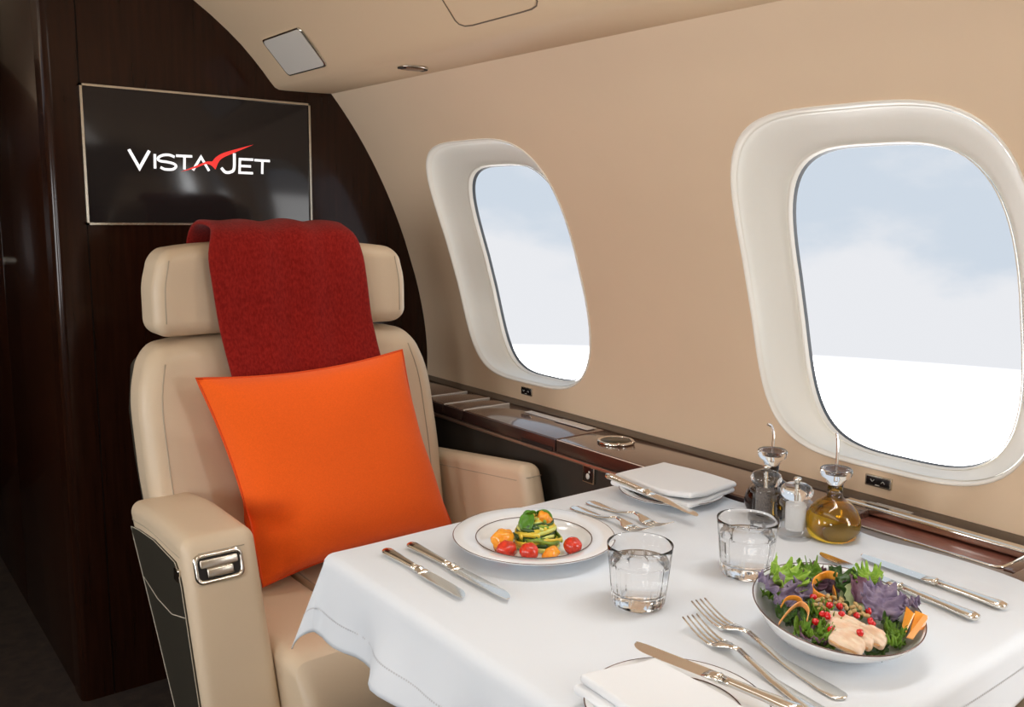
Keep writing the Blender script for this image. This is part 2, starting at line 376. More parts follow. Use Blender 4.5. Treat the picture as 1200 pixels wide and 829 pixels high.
def ribbon(pts, w, y, d=.0006):
    P = [Vector((a, b)) for a, b in pts]; n = len(P); Lf, Rt = [], []
    for i, p in enumerate(P):
        d0 = (P[i]-P[i-1]).normalized() if i else (P[1]-P[0]).normalized()
        d1 = (P[i+1]-P[i]).normalized() if i < n-1 else d0
        m = Vector((-(d0+d1).y, (d0+d1).x)); m.normalize(); k = max(.45, m.dot(Vector((-d0.y, d0.x))))
        Lf.append(p+m*w/2/k); Rt.append(p-m*w/2/k)
    g = []
    for i in range(n-1):
        g.append(prism([tuple(Lf[i]), tuple(Lf[i+1]), tuple(Rt[i+1]), tuple(Rt[i])], lambda a, b, t: (a, y-t, b), d))
    return join(*g)
for k, v in STR.items():
    if k in 'SJ': v = [[tuple(q[:2]) for q in bez([(a, b, 0) for a, b in s], 5)] for s in v]
    wd = .0072 if k in ('V', 'J') else .0062
    o = make('logo_letter', join(*[ribbon(s, wd, YB-.0132) for s in v]), WHITEL, tv, smooth=False)
sw_top = bez([(0.7452, 1.3105, 0), (0.7805, 1.3256, 0), (0.8079, 1.3373, 0), (0.8242, 1.339, 0)], 4); sw_t2 = bez([(0.8242, 1.339, 0), (0.8356, 1.3511, 0), (0.8603, 1.3639, 0), (0.9335, 1.3863, 0)], 5)
sw_b2 = bez([(0.9335, 1.3863, 0), (0.8847, 1.3645, 0), (0.8528, 1.3496, 0), (0.8403, 1.338, 0), (0.8317, 1.3194, 0)], 5); sw_b1 = bez([(0.8317, 1.3194, 0), (0.8211, 1.3289, 0), (0.8076, 1.3316, 0), (0.7803, 1.3206, 0), (0.7452, 1.3105, 0)], 4)
poly = [(p.x, p.y) for p in sw_top+sw_t2[1:]+sw_b2[1:]+sw_b1[1:-1]]
from mathutils.geometry import tessellate_polygon
tri = tessellate_polygon([[Vector((a, b, 0)) for a, b in poly]])
make('logo_wing', ([(a, YB-.0140, b) for a, b in poly], [tuple(x) for x in tri]), REDL, tv, smooth=False)
tv.children[-1]['label'] = 'red winged swoosh of the logo'

# ------------------------------------------------------------------ fittings in the overhead lockers
def bin_pt(s):      # point + outward normal on the slanted locker face, s = 0 lower .. 1 upper
    a = Vector((.989, 1.549)); b = Vector((.915, 1.632)); p = a+(b-a)*s
    n = Vector((-(b-a).y, (b-a).x)).normalized(); n = n if n.y < 0 else -n
    return p, n
def on_bin(y, s, off):
    p, n = bin_pt(s); return (p.x+n.x*off, y, p.y+n.y*off)
def bin_plate(y0, y1, s0, s1, r, o0, o1, n=6):
    H = .111; L = []
    for (cy, csn, a0) in ((y1-r, s1*H-r, 0), (y0+r, s1*H-r, PI/2), (y0+r, s0*H+r, PI), (y1-r, s0*H+r, 1.5*PI)):
        for i in range(n+1):
            a = a0+PI/2*i/n; L.append((cy+r*math.cos(a), (csn+r*math.sin(a))/H))
    return L
sp = thing('service_panel', 'pale square speaker panel set in the overhead locker above the television', 'panel', (.95, 2.07, 1.59), world=True)
L = bin_plate(1.966, 2.176, .03, .96, .012, 0, 0)
make('panel_frame', loft([[on_bin(y, s, .0) for y, s in L], [on_bin(y, s, .004) for y, s in L], [on_bin(2.071+(y-2.071)*.95, .495+(s-.495)*.93, .004) for y, s in L]]), NICKEL, sp)
make('cover', loft([[on_bin(2.071+(y-2.071)*.95, .495+(s-.495)*.93, .001) for y, s in L], [on_bin(2.071+(y-2.071)*.945, .495+(s-.495)*.925, .0055) for y, s in L]], False, True), mat('speaker_cloth', (.63, .60, .55), .7), sp, smooth='auto')
bd = thing('overhead_locker', 'beige overhead locker hatch outlined by a fine dark gap', 'locker', (.95, 1.3, 1.59), world=True)
def long_bin(y, s, off):       # follow the locker profile upwards from its lower edge
    pts = [(.989, 1.549), (.945, 1.601), (.881, 1.662), (.798, 1.723), (.70, 1.775)]
    q = max(0, min(3.999, s)); i = int(q); a, b = Vector(pts[i]), Vector(pts[i+1]); p = a+(b-a)*(q-i)
    n = Vector(((b-a).y, -(b-a).x)).normalized(); n = n if n.y < 0 else -n
    return (p.x+n.x*off, y, p.y+n.y*off)
D = [(1.425, 3.2), (1.425, .30)]+[(1.405-.02*math.sin(a)+.02*math.sin(0)-0+.02*0, .10+.2*(1-math.sin(a))) for a in ()]
def door_loop(k, off):
    L = []
    for y, s in [(1.43, 3.0), (1.43, 2.0), (1.43, 1.0), (1.43, .35), (1.425, .22), (1.412, .13), (1.39, .10), (1.33, .10), (1.25, .10), (1.22, .11), (1.205, .16), (1.198, .26), (1.198, .5), (1.198, 1.0), (1.198, 2.0), (1.198, 3.0)]:
        L.append(long_bin(1.314+(y-1.314)*k, 1.5+(s-1.5)*k, off))
    return L
make('door_gap', tube(door_loop(1.0, .0), .0013, 6), mat('gap_shadow', (.16, .12, .09), .8), bd)
make('door_leaf', loft([door_loop(.985, .0005), door_loop(.975, .0016)], False, False), BINM, bd)
lt = thing('locker_latch', 'oval chrome latch under the lip of the overhead locker', 'latch', (1.078, 1.746, 1.531), world=True)
make('escutcheon', xf(lathe([(.026, .0), (.032, -.0005), (.034, -.002), (.030, -.0035), (.024, -.0025), (.0, -.0022)], 32, c=(0, 0, 0)), fn=lambda x, y, z: (1.078+x, 1.746+y*.95, 1.5315+z)), NICKEL, lt)
make('flap', rbox(1.056, 1.10, 1.734, 1.758, 1.5255, 1.5295, .0018, 2, 1), mat('latch_brown', (.25, .15, .10), .35, metal=.4), lt)
for x_ in (1.046, 1.10): make('notch', box(x_, x_+.01, 1.736, 1.756, 1.526, 1.5293), DARKM, lt, smooth=False)

# ------------------------------------------------------------------ side ledge
LZ = .73
lg = thing('side_ledge', 'dark wooden ledge with lids running below the cabin windows', 'ledge', (1.37, .6, 0), world=True)
def lids(y0, y1, m=WOODY, x0=1.272, x1=1.418): (make('lid', rbox(x0, x1, y0, y1, LZ-.028, LZ, .003, 2, 1), m, lg, smooth='auto'), make('lid_front', rbox(x0-.0035, x0+.001, y0, y1, LZ-.028, LZ-.0012, .001, 1, 1), FASCIA, lg, smooth='auto'))
lids(2.02, 2.298); lids(1.916, 2.017); lids(1.829, 1.911); lids(1.4675, 1.824); lids(.792, 1.4625)
lids(.06, .518); lids(-1.6, .055)
INLAY = mat('pale_inlay', (.85, .80, .72), .35, metal=.3)
for y in (2.0185, 1.9135, 1.8265): make('inlay_strip', box(1.2735, 1.418, y-.0023, y+.0023, LZ-.024, LZ+.0010), INLAY, lg, smooth=False)
make('joint', box(1.2745, 1.418, 1.463, 1.467, LZ-.028, LZ-.003), DARKM, lg, smooth=False)
make('back_strip', rbox(1.420, 1.468, YE, YB, LZ-.028, LZ+.0015, .002, 1, 1), mat('ledge_back_strip', (.055, .034, .022), .35), lg, smooth='auto')
make('edge_line', box(1.2690, 1.2715, 1.16, 1.4625, LZ-.0025, LZ-.0004), INLAY, lg, smooth=False)
make('finger_recess', box(1.2670, 1.274, 1.475, 1.585, LZ-.0292, LZ-.020), DARKM, lg, smooth=False)
make('carcass', box(1.285, 1.42, YE, YB-.001, LZ-.12, LZ-.0285), FASCIA, lg, smooth=False)
make('fascia_strip', rbox(1.265, 1.290, YE, YB-.001, LZ-.038, LZ-.0295, .003, 2, 1), COPPER, lg, smooth='auto')
make('lower_panel', box(1.280, 1.42, YE, YB-.001, .01, LZ-.038), LOWER, lg, smooth=False)
# open tray beside the table: recessed red wood between metal trims
make('tray_floor', box(1.28, 1.4195, .50, .80, LZ-.020, LZ-.013), WOODRED, lg, smooth=False)
tp = [(1.3125, .80), (1.3125, .556), (1.3145, .546), (1.322, .541), (1.332, .540), (1.388, .540)]
make('tray_trim', tube([(x, y, LZ-.004) for x, y in tp], .0026, 8), CHROME, lg)
make('tray_apron', rbox(1.272, 1.3105, .52, .79, LZ-.028, LZ-.004, .002, 1, 1), mat('tray_apron_grey', (.20, .17, .155), .35), lg, smooth='auto')
make('tray_rail', rbox(1.392, 1.4135, .30, .842, LZ-.010, LZ+.006, .005, 3, 1), CHROME, lg)
make('tray_end', rbox(1.316, 1.41, .519, .538, LZ-.028, LZ-.003, .002, 1, 1), WOODY, lg, smooth='auto')
for i in range(3):    # tiny instruction lines printed behind the rail
    make('placard_line', box(1.424, 1.4265+.0, .70-.0+i*.004, .80-.0-.02*i, LZ+.0016, LZ+.0019) if False else box(1.4225+i*.0042, 1.4245+i*.0042, .735, .825-.012*i, LZ+.0012, LZ+.0019), mat('placard_print', (.62, .58, .52), .6), lg, smooth=False)
gr = thing('ledge_cup_lid', 'round chrome-rimmed cover let into the wooden ledge', 'cover', (1.36, 1.372, LZ), world=True)
make('rim', lathe([(.040, 0), (.0415, .003), (.039, .0055), (.035, .006), (.033, .004), (.0325, .001)], 48, c=(1.36, 1.372, LZ)), CHROME, gr)
make('disc', lathe([(.0326, .001), (.0322, .0042), (.0, .0045)], 48, c=(1.36, 1.372, LZ)), mat('cup_disc', (.09, .075, .045), .35, metal=.5), gr)
for a in (4.1, 5.2): make('tab', rbox(1.36+.039*math.cos(a)-.004, 1.36+.039*math.cos(a)+.004, 1.372+.039*math.sin(a)-.004, 1.372+.039*math.sin(a)+.004, LZ+.002, LZ+.0075, .002, 2, 1), CHROME, gr)
# text plate on the lid, the window's reflection put into its pale colour
for k, (x0, x1, y0, y1) in enumerate(((1.383, 1.406, 1.565, 1.72), (1.378, 1.408, 1.484, 1.60))):
    o = make('card', rbox(x0, x1, y0, y1, LZ+.0005+.0012*k, LZ+.0016+.0012*k, .0004, 1, 1), mat('card_paper', (.66, .62, .58), .4), None, loc=((x0+x1)/2, (y0+y1)/2, LZ), smooth='auto')
    tag(o, ('narrow pale printed card lying on the ledge lid, the farther of two', 'wider pale printed card on the ledge near the round cover')[k], 'card', 'cards on the ledge')
def switch(yc, w, h, label):
    zc = .7585; x = wx(zc)
    s = thing('window_switch', label, 'switch', (x, yc, zc), world=True)
    make('frame', rbox(x-.004, x+.003, yc-w/2, yc+w/2, zc-h/2, zc+h/2, .0015, 2, 1), NICKEL, s)
    make('face', rbox(x-.0052, x-.002, yc-w/2+.003, yc+w/2-.003, zc-h/2+.003, zc+h/2-.003, .001, 1, 1), BLACKP, s)
    for k, sgn in ((.25, -1), (-.25, 1)):
        p = [(yc+k*w*.8+.0035*q, zc+.001+sgn*(.002-abs(q)*.004)) for q in (-1, 0, 1)]
        g = [tube([(x-.0055, p[i][0], p[i][1]), (x-.0055, p[i+1][0], p[i+1][1])], .0005, 5) for i in (0, 1)]
        make('arrow', join(*g), WHITEL if False else mat('switch_print', (.8, .78, .72), .5), s)
    make('dash', box(x-.0056, x-.005, yc-.004, yc+.004, zc-h/2+.004, zc-h/2+.005), mat('switch_print', (.8, .78, .72), .5), s, smooth=False)
switch(1.8135, .045, .0205, 'small dark window switch under the farther window, beside the seat')
switch(.820, .050, .0205, 'small dark two-arrow switch under the nearer large window')
b = thing('seat_control_button', 'square black button with a white symbol below the ledge', 'button', (1.279, 1.365, .672), world=True)
make('frame', rbox(1.274, 1.281, 1.347, 1.383, .654, .692, .002, 2, 1), NICKEL, b)
make('face', rbox(1.2725, 1.279, 1.350, 1.380, .657, .689, .001, 1, 1), BLACKP, b)
make('symbol', join(xf(lathe([(0, 0), (.0055, .0), (.0055, .0006), (0, .0007)], 20), fn=lambda x, y, z: (1.2724-z, 1.364+y, .670+x*1.2)), xf(lathe([(0, 0), (.0026, .0), (.0026, .0006), (0, .0007)], 14), fn=lambda x, y, z: (1.2724-z, 1.3595+y, .680+x))), mat('switch_print', (.8, .78, .72), .5), b)

# ------------------------------------------------------------------ the leather armchair
SX = .857
def arm_shape(side):
    def fn(x, y, z):
        t = (y-1.48)/(1.82-1.48)
        zz = min(z, .665); f0 = 1.488+(zz-.659)*.327; r0 = 1.805+(zz-.632)*(.807 if zz < .632 else .3)
        if side > 0: r0 = 1.86
        if zz < .30: r0 = max(r0, f0+.11)
        Y = f0+(r0-f0)*t
        # top falls slightly towards the back, outer edge is crowned
        z2 = z-.012*ss(.55, 1.0, t)*ss(.5, .66, z) if side < 0 else z+(.010-.050*t)*ss(.3, .66, z)
        if side > 0: Y += .06*t*ss(.4, .6, z)
        xx = x-side*.012*ss(.60, .40, z)*0
        return (xx, Y, z2)
    return fn
def armchair():
    c = thing('armchair', 'cream leather cabin armchair with headrest, facing the table beneath the television', 'armchair', (SX, 1.62, 0), world=True)
    def bf(z): return 1.775+(z-.5)*.27
    def back_fn(x, y, z):
        k = (x-SX)/.34; w = 1-.075*ss(.78, .96, z)**1.5-.03*ss(.7, .5, z)
        yy = bf(z)+(y-0)-.032*abs(k)**3+.012*(1-k*k)*ss(.55, .75, z)*0
        zz = z-.016*abs(k)**4*ss(.85, .94, z)
        return (SX-.010+(x-SX)*w, yy, zz)
    make('backrest', rbox(SX-.345, SX+.345, 0, .13, .42, .953, .045, 6, 22, back_fn), LEATHER, c)
    make('back_shell', rbox(SX-.335, SX+.335, .115, .165, .30, .92, .03, 3, 6, back_fn), BLKLEATHER, c)
    def head_fn(x, y, z):
        k = (x-SX)/.285; w = 1-.045*ss(1.04, 1.15, z)
        return (SX-.016+(x-SX)*w*1.02, 1.897+y-.035*abs(k)**3+.02*(z-1.05), z-.020*abs(k)**3*ss(1.05, 1.15, z)+.004*abs(k)**3)
    h = make('headrest', rbox(SX-.29, SX+.29, 0, .125, .955, 1.152, .034, 6, 16, head_fn), LEATHER, c)
    for s in (-1, 1):
        make('seam', tube([head_fn(SX+s*.268, .0020, z) for z in np.linspace(.985, 1.128, 12)], .0013, 6), PIPE, h)
        make('seam', tube([back_fn(SX+s*.305, .0002, z) for z in np.linspace(.47, .915, 20)], .0014, 6), PIPE, c)
    make('headrest_post', box(SX-.10, SX+.10, 1.95, 1.97, .90, .97), DARKM, c, smooth=False)
    # arms
    for s, x0, x1 in ((-1, .460, .590), (1, 1.196, 1.252)):
        a = make('arm', rbox(x0, x1, 1.48, 1.82, .10, .665, .022, 4, 7, arm_shape(s)), LEATHER, c)
        f = arm_shape(s)
        xi, xo = (x1, x0) if s < 0 else (x0, x1)
        # seam around the arm pad
        path = [f(xo-s*.0005, y, .632) for y in np.linspace(1.80, 1.505, 12)]+[f(xo+(xi-xo)*q, 1.4795, .640) for q in (.2, .5, .8)]+[f(xi+s*.0005, y, .632) for y in np.linspace(1.505, 1.80, 12)]
        make('seam', tube(path, .0011, 6), PIPE, a)
        # dark leather outer side
        def side(y_, z_, t):
            q = f(0, 1.48+(1.82-1.48)*y_, z_); return (xo+s*t, q[1], q[2])
        poly = [(.97, .618), (.975, .60), (.97, .45), (.95, .28), (.9, .14), (.12, .14), (.09, .45), (.085, .585), (.10, .607), (.14, .620), (.5, .624), (.8, .622)]
        pn = make('side_panel', prism(poly, lambda a_, b_, t: side(a_, b_, t), .003), BLKLEATHER, a, smooth=False)
        st = [side(a_, b_, .0034) for a_, b_ in poly]
        make('stitching', tube(st, .0008, 5, closed=True), THREAD, a)
        make('stitching', tube([side(.96, .53, .0036), side(.7, .515, .0036), side(.4, .515, .0036), side(.1, .535, .0036)], .0009, 5), THREAD, a)
        make('side_button', rbox(min(xo, xo+s*.006), max(xo, xo+s*.006), 1.498, 1.522, .588, .612, .003), CHROME, a)
        if s < 0:
            # recline lever: chrome frame, recess and lever
            def fr_(x, z, t):
                q = f(x, 1.48, z); return (x, q[1]-t, z)
            def rr(x_0, x_1, z_0, z_1, r, t):
                L = []
                for (cx_, cz_, a0) in ((x_1-r, z_1-r, 0), (x_0+r, z_1-r, PI/2), (x_0+r, z_0+r, PI), (x_1-r, z_0+r, 1.5*PI)):
                    for i in range(6): L.append(fr_(cx_+r*math.cos(a0+PI/2*i/5), cz_+r*math.sin(a0+PI/2*i/5), t))
                return L
            X0, X1, Z0, Z1 = .474, .560, .590, .640
            fr2 = make('lever_frame', loft([rr(X0, X1, Z0, Z1, .012, -.001), rr(X0+.001, X1-.001, Z0+.001, Z1-.001, .012, .004), rr(X0+.004, X1-.004, Z0+.004, Z1-.004, .010, .005), rr(X0+.007, X1-.007, Z0+.007, Z1-.007, .008, .003), rr(X0+.008, X1-.008, Z0+.008, Z1-.008, .007, -.004)]), CHROME, a)
            make('lever_recess', loft([rr(X0+.007, X1-.007, Z0+.007, Z1-.007, .007, .0008), rr(X0+.02, X1-.02, Z0+.015, Z1-.015, .003, .0006)], False, True), DARKM, a, smooth=False)
            make('lever', rbox(X0+.010, X1-.010, -.0035, .001, Z0+.026, Z1-.010, .003, 2, 2, lambda x, y, z: (x, f(x, 1.48, z)[1]+y-.0015, z)), NICKEL, a)
            make('lever_tongue', rbox(X0+.020, X1-.020, -.007, .001, Z0+.011, Z0+.026, .003, 2, 2, lambda x, y, z: (x, f(x, 1.48, z)[1]+y-.0005, z)), NICKEL, a)
    # seat cushion in three panels with a rolled front
    def cush(x, y, z):
        return (x, y, z+.012*ss(1.75, 1.40, y)-.02*ss(1.42, 1.28, y)*ss(.36, .46, z))
    for x0, x1 in ((.592, .772), (.774, .985), (.987, 1.192)):
        make('seat_cushion', rbox(x0, x1, 1.285, 1.80, .27, .452, .026 if True else .03, 4, 5, lambda x, y, z: (x, y+.05*ss(.37, .452, z)*ss(1.36, 1.285, y), z+.010*ss(1.75, 1.40, y))), LEATHER, c)
    for x in (.773, .986):
        make('seam', tube([(x, y, .4575) for y in np.linspace(1.75, 1.42, 8)]+[(x, 1.372, .455), (x, 1.344, .444), (x, 1.312, .41), (x, 1.291, .35), (x, 1.289, .30)], .0016, 6), PIPE, c)
    make('front_apron', rbox(.595, 1.19, 1.31, 1.36, .10, .275, .012, 2, 3), LEATHER, c)
    make('pedestal', rbox(.54, 1.17, 1.42, 1.82, 0, .12, .01, 2, 2), BLKLEATHER, c)
    make('seat_base', box(.575, 1.14, 1.40, 1.86, .10, .30), BLKLEATHER, c, smooth=False)
    return c
chair = armchair()
chair2 = copy_tree(chair); chair2.rotation_euler = (0, 0, PI); chair2.location = (SX, .42+1.455-1.62+.042, 0)
chair2['label'] = 'second cream leather armchair, only its arm peeking out past the near right table corner'
chair['group'] = chair2['group'] = 'cabin armchairs'

# ------------------------------------------------------------------ crimson throw over the headrest
def throw(u, v):
    # v along the length: back bottom -> over the top -> front bottom; u across
    prof_ = [(2.075, .80), (2.070, .95), (2.066, 1.10), (2.052, 1.150), (2.015, 1.176), (1.96, 1.180), (1.915, 1.172), (1.886, 1.148), (1.876, 1.08), (1.872, .98), (1.858, .92), (1.838, .86), (1.822, .80), (1.808, .75)]
    q = v*(len(prof_)-1); i = min(int(q), len(prof_)-2); f = q-i
    pts = [Vector(prof_[max(0, min(len(prof_)-1, i+k))]) for k in (-1, 0, 1, 2)]
    a, b, c_, d = pts; p = .5*((2*b)+(c_-a)*f+(2*a-5*b+4*c_-d)*f*f+(3*b-a-3*c_+d)*f**3)
    front = ss(.45, .6, v)
    zl = p.y
    xl = .650+(.012+.11*(1.13-min(1.13, zl))*1.0)*front+.035*(1-front)
    xr = 1.000+.105*(1.13-min(1.13, zl))*front+.012*front-.01*(1-front)
    x = xl+(xr-xl)*u
    w = .0035*math.sin(x*60+zl*5)*(1-abs(2*u-1)**3)+.003*noise.noise((x*14, zl*9, 1.3))
    return x, p, w, xl, xr
def throw_layer(th, sh):
    def f(u, v):
        x, p, w, xl, xr = throw(u, v); x2, p2, *_ = throw(u, min(1, v+.004)); x0, p0, *_ = throw(u, max(0, v-.004))
        tdir = (p2-p0).normalized(); nrm = Vector((-tdir.y, tdir.x))
        if nrm.dot(p-Vector((1.97, 1.05))) < 0: nrm = -nrm
        q = p+nrm*(th+w)
        return (x+sh*(2*u-1), q.x, q.y)
    return f
tf, tb = throw_layer(.017, .0), throw_layer(.006, .004)
loops = []
nu, nv = 30, 70
for j in range(nv):
    v = j/(nv-1); L = [tf(i/(nu-1), v) for i in range(nu)]
    eR = [tuple(Vector(tf(1, v)).lerp(Vector(tb(1, v)), t)+Vector((.004*math.sin(PI*t), 0, 0))) for t in (.3, .7)]
    eL = [tuple(Vector(tb(0, v)).lerp(Vector(tf(0, v)), t)-Vector((.004*math.sin(PI*t), 0, 0))) for t in (.3, .7)]
    loops.append(L+eR+[tb(1-i/(nu-1), v) for i in range(nu)]+eL)
th = make('throw_blanket', loft(loops, True, True), REDW, None, loc=(.83, 1.96, 1.15))
tag(th, 'dark red woollen throw draped over the seat headrest', 'blanket')

# ------------------------------------------------------------------ orange cushion
c00, c10, c01, c11 = Vector((.672, 1.668, .470)), Vector((1.150, 1.690, .485)), Vector((.598, 1.795, .885)), Vector((1.070, 1.785, .905))
nrm = (c10-c00).cross(c01-c00).normalized(); nrm = -nrm if nrm.y > 0 else nrm
def pil(u, v, s):
    a, b = 2*u-1, 2*v-1
    uu = .5+.5*a*(1-.075*(1-b*b)); vv = .5+.5*b*(1-.085*(1-a*a))
    p = c00*(1-uu)*(1-vv)+c10*uu*(1-vv)+c01*(1-uu)*vv+c11*uu*vv
    t = (max(0, 1-a**4)*max(0, 1-b**4))**.55
    th_ = .058*t*(1.12-.18*b) if s > 0 else .038*t
    wr = .005*noise.noise((p.x*7, p.z*7, 3))*t+.006*math.sin(9*(a+b)+2)*(1-t)*t
    # a pinched dimple by the lower left side
    dm = .030*math.exp(-(((a+.88)/.22)**2+((b+.42)/.13)**2))
    return p+nrm*(s*th_+(wr-dm if s > 0 else 0))
M_ = 36
front = grid(M_, M_, lambda u, v: pil(u, v, 1)); back = grid(M_, M_, lambda u, v: pil(u, v, -1))
cu_ = thing('cushion', 'bright orange square cushion leaning on the cream armchair', 'cushion', (.87, 1.70, .46), world=True)
make('cover', join(front, (back[0], [tuple(reversed(f)) for f in back[1]])), ORANGE, cu_)
edge = [pil(t, 0, 1) for t in np.linspace(0, 1, 24)]+[pil(1, t, 1) for t in np.linspace(0, 1, 24)][1:]+[pil(1-t, 1, 1) for t in np.linspace(0, 1, 24)][1:]+[pil(0, 1-t, 1) for t in np.linspace(0, 1, 24)][1:-1]
make('piping', tube(edge, .0028, 6, closed=True), ORANGEP, cu_)

# ------------------------------------------------------------------ table and cloth
T = .722
XL, YF, YN, XR = .578, 1.160, .440, 1.300
tb_ = thing('dining_table', 'folding cabin table hidden under the white tablecloth', 'table', (.92, .80, 0), world=True)
make('table_top', rbox(XL+.006, 1.262, YN+.006, YF-.006, T-.030, T-.006, .008, 2, 2), WOODY, tb_)
make('support_arm', box(.90, 1.279, .72, .88, T-.075, T-.031), BLACKP, tb_, smooth=False)
R_ = .016
def cloth(u, v):
    du = max(0, XL-u); dv = max(0, v-YF) if v > .8 else -max(0, YN-v)
    rho = math.hypot(du, dv); th_ = math.atan2(abs(dv), du) if rho > 0 else 0
    z = T; x, y = max(u, XL), min(max(v, YN), YF)
    z += .0010*noise.noise((u*9, v*9, .5))*ss(0, .05, u-XL)
    if u > 1.255: z += .0125*ss(1.255, 1.275, u)
    if rho > 0:
        rip = .16*math.sin(v*21+1.2)+.10*math.sin(v*47+.3) if abs(dv) < 1e-9 else .10*math.sin(u*25+1.0)
        c2 = math.sin(2*th_)**2 if du > 0 and abs(dv) > 0 else 0
        lean = .20+.9*rip*ss(.0, .11, rho)*(1-c2)+.16*c2
        lean = max(.02, min(.9, lean))
        if rho < R_*PI/2: out, dn = R_*math.sin(rho/R_), R_*(1-math.cos(rho/R_))
        else: e = rho-R_*PI/2; out, dn = R_+e*lean, R_+e*math.sqrt(1-lean*lean)
        x -= out*math.cos(th_); y += math.copysign(out*math.sin(th_), dv if dv else 1) if abs(dv) > 0 else 0
        z -= dn
    return (x, y, z)
U0, U1, V0, V1 = XL-.125, 1.300, YN-.078, YF+.120
us = [U0+(XL-U0)*i/18 for i in range(18)]+[XL+(U1-XL)*i/34 for i in range(35)]
vs = [V0+(YN-V0)*i/18 for i in range(18)]+[YN+(YF-YN)*i/36 for i in range(36)]+[YF+(V1-YF)*i/18 for i in range(19)]
def xr_edge(u, v):
    # the ledge-side hem runs a little obliquely and waves over the trim
    return U0+(u-U0)*(1.270+.012*math.sin(v*9)+.010*math.sin(v*23)-U0)/(U1-U0) if u > .9 else u
def cl_(u, v):
    k = ss(.9, 1.3, u); uu = u+k*(-.035+.006*math.sin(v*9+1)+.004*math.sin(v*25)+.012*ss(.8, .5, v)); return cloth(uu, v)
g = grid(len(us), len(vs), lambda a, b: cl_(us[round(a*(len(us)-1))], vs[round(b*(len(vs)-1))]))
tcl = thing('tablecloth', 'white linen tablecloth with hemstitched border hanging off the table', 'tablecloth', (.92, .80, T), world=True)
o = make('cloth', g, LINEN, tcl)
sl = o.modifiers.new('thick', 'SOLIDIFY'); sl.thickness = .0016; sl.offset = -1
# hem: a folded double band and its drawn-thread stitches
def hem_dots():
    g = []
    HM = .036
    def dot(u, v):
        p = Vector(cl_(u, v)); p1 = Vector(cl_(u+.001, v)); p2 = Vector(cl_(u, v+.001)); n = (p1-p).cross(p2-p).normalized(); a = (p1-p).normalized()*.0011; b_ = (p2-p).normalized()*.0011
        q = p+n*.0006; return ([q-a-b_, q+a-b_, q+a+b_, q-a+b_], [(0, 1, 2, 3)])
    v = V0+HM
    while v < V1-HM: g.append(dot(U0+HM, v)); v += .0046
    u = U0+HM
    while u < 1.2: g.append(dot(u, V0+HM)); g.append(dot(u, V1-HM)); u += .0046
    return join(*g)
hs = make('hemstitch', hem_dots(), STITCH, tcl, smooth=False); hs['kind'] = 'stuff'

# ------------------------------------------------------------------ plates
def plate(name, label, cat, x, y, z, prof, lines, group=None):
    p = thing(name, label, cat, (x, y, z), group=group)
    make('dish', lathe(prof, 96), CHINA, p)
    for r, h in lines: make('rim_line', tube([(r*math.cos(2*PI*i/72), r*math.sin(2*PI*i/72), h) for i in range(72)], .0008, 6, closed=True, flat=(1, .7)), PLAT, p)
    return p
PX, PY = .826, 1.0
soup = [(0, .004), (.050, .004), (.055, .0), (.059, .0), (.062, .004), (.082, .0135), (.105, .0175), (.119, .0215), (.1215, .0235), (.119, .0250), (.100, .0215), (.0865, .0195), (.080, .0150), (.070, .0105), (.055, .0085), (0, .0080)]
plate('pasta_plate', 'wide-rimmed white plate with dark rim lines, holding the pasta', 'plate', PX, PY, T+.0005, soup, ((.1205, .0240), (.0868, .0200)))
side_prof = [(0, .003), (.045, .003), (.048, 0), (.052, 0), (.055, .003), (.078, .010), (.091, .0145), (.093, .016), (.091, .0172), (.075, .012), (.060, .0085), (.05, .0075), (0, .0072)]
plate('side_plate', 'white side plate under the folded napkin beside the ledge', 'plate', 1.183, 1.050, T+.0005, side_prof, ((.0925, .0166), (.066, .0104)), 'side plates')
plate('side_plate', 'white side plate under the napkin at the bottom edge', 'plate', .650, .558, T+.0005, side_prof, ((.0925, .0166), (.066, .0104)), 'side plates')

# bowl with a slanted rim
BX, BY, BZ, BR = .922, .555, .768, .0965
bprof = [(0, .003), (.040, .003), (.044, 0), (.048, .0), (.051, .003), (.070, .012), (.084, .026), (.0935, .0415), (.0965, .0465), (.0955, .0475), (.092, .0415), (.082, .0270), (.068, .0140), (.045, .0065), (0, .0055)]
def slant(x, y, z):
    k = ss(.004, .0465, z); return (x, y, z+k*(.06*x+.135*y)*1.0)
bw = thing('salad_bowl', 'white bowl with thin dark rim filled with salad', 'bowl', (BX, BY, T+.0005))
make('dish', xf(lathe(bprof, 96), fn=slant), CHINA, bw)
make('rim_line', tube([slant(.0962*math.cos(2*PI*i/80), .0962*math.sin(2*PI*i/80), .0473) for i in range(80)], .0008, 6, closed=True), PLAT, bw)

# ------------------------------------------------------------------ pasta dish contents
EYE = Vector((0, 0, 1.22))
def dish_point(a, b, c, n):     # sight line through (a, b) of the 1200 x 829 view met with the plane through c
    d = cf+cr*((a-600)/1060)-cu*((b-414.5)/1060); n = Vector(n); return EYE+d*((c-EYE).dot(n)/d.dot(n))
def pp(a, b, h): return dish_point(a, b, Vector((PX, PY, T+h)), (0, 0, 1))
def place_food(name, geo, m, loc, label, cat, group=None, smooth=True):
    o = make(name, geo, m, None, smooth=smooth); o.location = loc; return tag(o, label, cat, group)
NC = pp(629, 636, .012); NC.z = T+.010
P_Y = mat('zucchini_yellow', (.80, .60, .06), .35, coat=.4, sss=.1); P_G = mat('zucchini_green', (.20, .33, .03), .35, coat=.4, sss=.1); P_D = mat('zucchini_skin', (.035, .09, .012), .3, coat=.4); P_L = mat('zucchini_pale', (.64, .68, .17), .35, coat=.4)
nest = thing('noodle_nest', 'twirled nest of green and yellow vegetable noodles in the plate', 'noodles', NC)
rs = random.Random(3)
